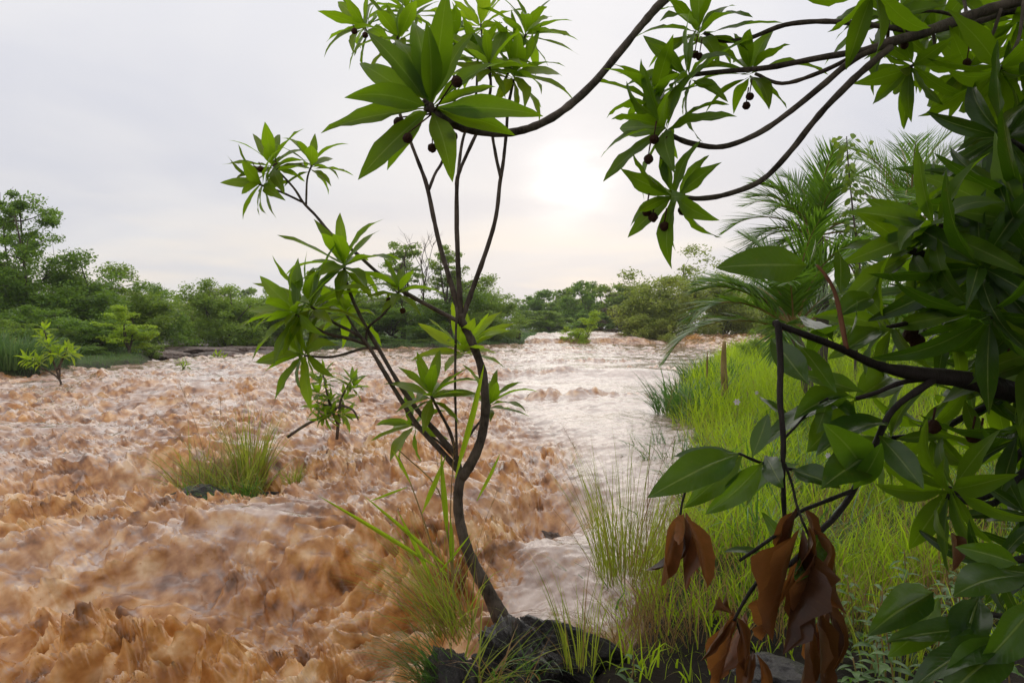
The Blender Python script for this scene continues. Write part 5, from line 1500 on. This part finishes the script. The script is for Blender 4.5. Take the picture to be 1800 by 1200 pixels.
TREES = [
    # kind, px, depth, top, half-width px, label, group, rot, material
    ('tall', 22, 25, 338, 88, 'tallest tree of the left bank, dark and open-branched at the picture edge', LB, .3, None),
    ('tall', -70, 27, 385, 90, 'tree cut by the left picture edge behind the tallest tree', LB, 1.9, None),
    ('round', 130, 26, 440, 98, 'rounded dark green tree right of the tallest left tree', LB, .4, None),
    ('round', 200, 28, 462, 90, 'dark bushy tree in the middle of the left bank group', LB, 2.1, 'mid'),
    ('bushy', 85, 23, 535, 80, 'low dark green bush under the tallest left tree', LB, .9, 'dark'),
    ('bright', 226, 22.5, 535, 52, 'bright yellow-green small tree at the front of the left bank', LB, .2, None),
    ('round', 272, 30, 498, 60, 'narrow dark tree at the right end of the left bank group', LB, 3.0, None),
    ('bushy', 170, 23.5, 560, 60, 'dark bush left of the bright yellow-green tree', LB, 4.0, 'dark'),
    ('bushy', 20, 21.5, 560, 70, 'green bush at the left picture edge behind the reeds', LB, 2.2, None),
    ('bushy', 395, 34, 492, 78, 'wide green tree standing over the dark rock ledges', LB, 1.2, None),
    ('bushy', 330, 42, 530, 45, 'small pale tree between the left group and the ledge tree', LB, 2.8, 'olive'),
    ('airy', 375, 44, 502, 50, 'thin pale tree rising behind the ledge tree', LB, .8, 'olive'),
    ('bushy', 470, 36, 512, 62, 'green tree right of the ledge tree behind the sapling leaves', LB, 5.0, None),
    ('bushy', 545, 38, 520, 70, 'green tree behind the left whorls of the sapling', FB, 3.6, 'olive'),
    ('round', 620, 37, 480, 74, 'dense tree behind the forked left stems of the sapling', FB, 1.1, 'mid'),
    ('airy', 708, 36, 422, 52, 'high airy tree left of the leafless tree', FB, .5, None),
    ('airy', 792, 37, 432, 48, 'high airy tree right of the leafless tree', FB, 2.5, None),
    ('round', 700, 36, 520, 85, 'dark thicket tree under the high airy trees', FB, 4.4, None),
    ('round', 790, 38, 482, 68, 'dark green tree behind the sapling trunk fork', FB, 5.2, None),
    ('round', 852, 40, 482, 55, 'green tree at the right end of the middle group', FB, .6, 'mid'),
    ('bushy', 868, 37, 545, 42, 'bright low bush at the river edge right of the sapling trunk', FB, 1.6, None),
    ('bushy', 600, 35, 560, 60, 'low bush on the far bank left of the sapling stems', FB, 2.6, None),
    ('far', 945, 75, 510, 40, 'dark hazy tree left end of the far treeline', FB, .2, 'dark'),
    ('far', 985, 80, 505, 45, 'hazy tree in the far treeline above the green meadow', FB, 1.2, None),
    ('far', 1020, 72, 492, 36, 'taller dark tree of the far treeline', FB, 2.2, 'dark'),
    ('far2', 1060, 78, 500, 50, 'hazy olive tree of the far treeline', FB, 3.2, None),
    ('far', 1105, 70, 498, 45, 'hazy tree of the far treeline left of the great olive tree', FB, 4.2, None),
    ('far', 965, 62, 545, 45, 'low tree at the meadow edge below the far treeline', FB, 5.2, None),
    ('far', 1050, 58, 545, 48, 'low dark tree behind the small bright river tree', FB, .9, 'dark'),
    ('far2', 1100, 55, 535, 45, 'brownish thicket right of the small bright river tree', FB, 1.9, 'brown'),
    ('oliv', 1190, 44, 436, 96, 'great spreading olive-green tree left of the palms', FB, .7, None),
    ('oliv', 1265, 46, 458, 76, 'olive-green tree behind the reaching palm frond', FB, 2.7, None),
    ('bushy', 1150, 43, 530, 60, 'low tree at the foot of the great olive-green tree', FB, 3.3, 'olive'),
    ('bright', 1022, 38, 545, 34, 'small bright tree standing in the river by the low fall', FB, 1.3, None),
    ('oliv', 1340, 50, 480, 80, 'olive tree behind the tall bushy palm', RB, 4.1, None),
    ('round', 1420, 40, 500, 90, 'dark tree behind the palm trunks', RB, 1.0, 'mid'),
    ('round', 1530, 34, 470, 100, 'green tree behind the climbing vine', RB, 2.0, 'mid'),
    ('round', 1650, 30, 430, 120, 'large green tree behind the upright palm', RB, 3.0, 'mid'),
    ('round', 1780, 26, 400, 130, 'large green tree at the right picture edge', RB, 4.0, None),
    ('round', 1900, 24, 380, 130, 'large tree just beyond the right picture edge', RB, 5.0, None),
    ('shrub', 95, 20.5, 590, 42, 'dark waterside bush behind the pale flooded sapling', LB, .5, 'dark'),
    ('shrub', 165, 21.5, 600, 40, 'low waterside bush left of the bright small tree', LB, 1.5, 'dark'),
    ('shrub', 262, 24, 592, 34, 'low dark bush at the left end of the rock ledges', LB, 2.5, 'mid'),
    ('shrub', 30, 18.5, 585, 45, 'pale waterside bush at the left picture edge', LB, 3.5, 'olive'),
    ('shrub', 560, 31, 592, 40, 'low bush on the shore right of the rock ledges', FB, 4.5, 'mid'),
    ('shrub', 665, 33, 590, 44, 'low bush on the shore under the dark thicket tree', FB, 5.5, 'dark'),
    ('shrub', 745, 34, 592, 40, 'low bush on the shore below the leafless tree', FB, .5, 'mid'),
    ('shrub', 1420, 14, 575, 60, 'leafy bush in front of the palms', RB, .4, None),
    ('shrub', 1330, 16, 575, 40, 'small bush behind the tan stump', RB, 1.4, None),
    ('shrub', 1540, 12, 560, 80, 'leafy bush under the climbing vine', RB, 2.4, 'bright'),
    ('shrub', 1680, 10, 560, 90, 'leafy bush behind the dark leafy tree', RB, 3.4, None),
    ('shrub', 1175, 38, 570, 26, 'little bush on the rapids edge under the olive tree', FB, 4.4, 'olive'),
]
for (k, x, d, top, w, lab, grp, rot, mt) in TREES:
    tree({'shrub': 'bush', 'far': 'tree', 'far2': 'tree'}.get(k, 'tree') if 'bush' not in lab else 'bush', x, d, top, w * 1.12, TM[k], lab, grp, 'bush' if 'bush' in lab else 'tree', rot, HR[k][0], HR[k][1], mat=mt)
# the far treeline behind everything
k = 0
for x in range(-260, 2100, 54):
    kk = 'far' if k % 3 else 'far2'
    dd = 88 + 14 * math.sin(k * 1.7)
    if 880 < x < 1000: dd += 22
    tree('tree', x + 12 * math.sin(k * 2.3), dd, 528 + 10 * math.sin(k * 1.3) - (14 if x < 500 else 0), 38 + 6 * math.sin(k), TM[kk], 'hazy green tree in the continuous treeline behind both banks', 'hazy trees of the farthest treeline', 'tree', k * 1.1, HR[kk][0], HR[kk][1])
    k += 1


def bare_tree():
    d = 37
    rg = random.Random(5)
    v = at(748, 600, d); z = gz(v.x, v.y)
    e = empty('leafless_tree', (v.x, v.y, z), 'leafless grey tree rising between two airy trees on the far bank', 'tree', FB)
    b = MB()

    def grow(p0, dr, L, r, lev):
        p1 = p0 + dr * L * .5 + Vector((rg.gauss(0, .04), rg.gauss(0, .04), 0)) * L; p2 = p1 + (dr + Vector((rg.gauss(0, .15), rg.gauss(0, .15), .1))).normalized() * L * .5
        b.tube([p0, p1, p2], [r, r * .6], 4)
        if lev == 0: return
        for q in range(3):
            nd = (dr + Vector((rg.gauss(0, .45), rg.gauss(0, .45), rg.gauss(.1, .25)))).normalized()
            grow(p0.lerp(p2, rg.uniform(.45, 1)), nd, L * rg.uniform(.5, .72), r * .55, lev - 1)
    H = (HORIZON - 402) / FPX * d + CAM_Z - z
    grow(Vector((0, 0, -.1)), Vector((0, 0, 1)), H * .5, .06, 4)
    obj('trunk', b.mesh('trunk', M['bark_grey']), e)


bare_tree()

# reeds by the left edge
for i, (x, y, d, n, L, lab) in enumerate(((15, 640, 17.0, 700, .95, 'pale arching reeds at the left picture edge'), (60, 640, 18.5, 400, .6, 'shorter reeds right of the tall ones at the left edge'), (-60, 640, 16.5, 600, 1.0, 'reeds just outside the left picture edge'))):
    v = at(x, 600, d)
    v.x = min(v.x, edge_l(v.y) - .3); v.z = gz(v.x, v.y)
    tuft('reed_bed', v, n, L, .9, .25, 1.0, .035, M['reed'], lab, 'reeds', 80 + i, group='reeds on the left bank')

# rock ledges with the water between them, left of the sapling
rg_ = random.Random(3)
LEDGES = [(300, 606, 33, 60, 'pale upper rock ledge nearest the left trees'), (420, 603, 36, 62, 'upper dark rock ledge under the wide green tree'), (340, 618, 29, 75, 'long flat ledge in the middle of the stepped rocks'),
          (450, 618, 31, 60, 'dark broken ledge behind the drooping sapling leaves'), (285, 632, 25.5, 48, 'lowest ledge at the left end of the stepped rocks'), (395, 630, 26.5, 62, 'low wide ledge behind the small bright plant'), (470, 632, 27.0, 40, 'short low ledge at the right end of the stepped rocks')]
for i, (x, y, d, w, lab) in enumerate(LEDGES):
    v = at(x, y, d)
    rock('rock_ledge', (v.x, v.y, gz(v.x, v.y) + .02), (pxm(w, d) * 1.15, 1.3, .20), (0, .01, rg_.uniform(-.1, .1)), 90 + i, M['brown_rock'], lab, 'rock ledge', .14, sub=6, layers=5)
for i, (x, y, d, w, lab) in enumerate(((1155, 603, 38.5, 26, 'brown rock at the right end of the low fall'), (880, 608, 36.5, 26, 'low brown rock at the left end of the low fall'), (830, 585, 60, 30, 'flat rock at the meadow edge'))):
    v = at(x, y, d); rock('rock', (v.x, v.y, v.z - .1), (pxm(w, d), .8, .25), (0, 0, 0), 110 + i, M['brown_rock'], lab, 'rock', .15)
v = on_bank(911, 40)
rock('tree_stump', at(911, 592, 39) , (.12, .12, .32), (0, .1, 0), 120, M['bark_black'], 'small dark stump at the water edge before the green meadow', 'stump')


# ------------------------------------------------------------------ spray thrown up by the rapids
def spray():
    rg = np.random.default_rng(77)
    n = 9000
    R = 3.0 + 11 * rg.random(n) ** 1.5
    A = np.radians(rg.uniform(-38, 12, n))
    X, Y = R * np.sin(A), R * np.cos(A)
    ok = (edge_r(Y) - X > .5 + .3 * Y) & (X > edge_l(Y) + 1)
    X, Y = X[ok], Y[ok]
    z, dx, dy, aer_glow = water_field(X[None], Y[None])
    z, dx, dy, aer_glow = z[0], dx[0], dy[0], aer_glow[0]
    high = (z - z0(Y) > .045) & (perlin(X * 1.4, Y * 1.4, 91) > -.05)
    X, Y, z = (X + dx)[high], (Y + dy)[high], z[high]
    m = len(X)
    s = rg.uniform(.0014, .0045, m) * np.clip(np.hypot(X, Y) / 5, .8, 1.8)
    zz = z + rg.exponential(.022, m)
    o = np.array([[1, 0, 0], [-.5, .87, 0], [-.5, -.87, 0], [0, 0, 1.2], [0, 0, -1.2]])
    V = (np.stack([X, Y, zz], 1)[:, None, :] + o[None] * s[:, None, None]).reshape(-1, 3)
    f = np.array([[0, 1, 3], [1, 2, 3], [2, 0, 3], [1, 0, 4], [2, 1, 4], [0, 2, 4]])
    F = (np.arange(m)[:, None, None] * 5 + f[None]).reshape(-1, 3)
    me = mesh_from('spray', V, F, M['water'], True, extra={'aer_glow': np.ones(len(V))})
    tag(obj('spray', me), 'muddy droplets flying above the rapids', 'spray', kind='stuff')


spray()


# ------------------------------------------------------------------ humid air
def haze():
    import bmesh
    m, nt, N, L, out = new_mat('humid_air')
    v = N('ShaderNodeVolumePrincipled'); v.inputs['Color'].default_value = (.86, .88, .92, 1); v.inputs['Density'].default_value = HAZE
    v.inputs['Anisotropy'].default_value = .2
    L(v.outputs[0], out.inputs['Volume'])
    bm = bmesh.new(); bmesh.ops.create_cube(bm, size=1)
    me = bpy.data.meshes.new('haze'); bm.to_mesh(me); bm.free(); me.materials.append(m)
    o = obj('haze', me, None, (0, 440, 6.5)); o.scale = (1900, 1900, 19)
    tag(o, 'thin humid haze hanging over the river valley', 'haze', kind='stuff')


HAZE = 0.0006
if HAZE > 0: haze()
print('objects', len(bpy.data.objects), 'tris', sum(len(m_.polygons) * 2 for m_ in bpy.data.meshes))
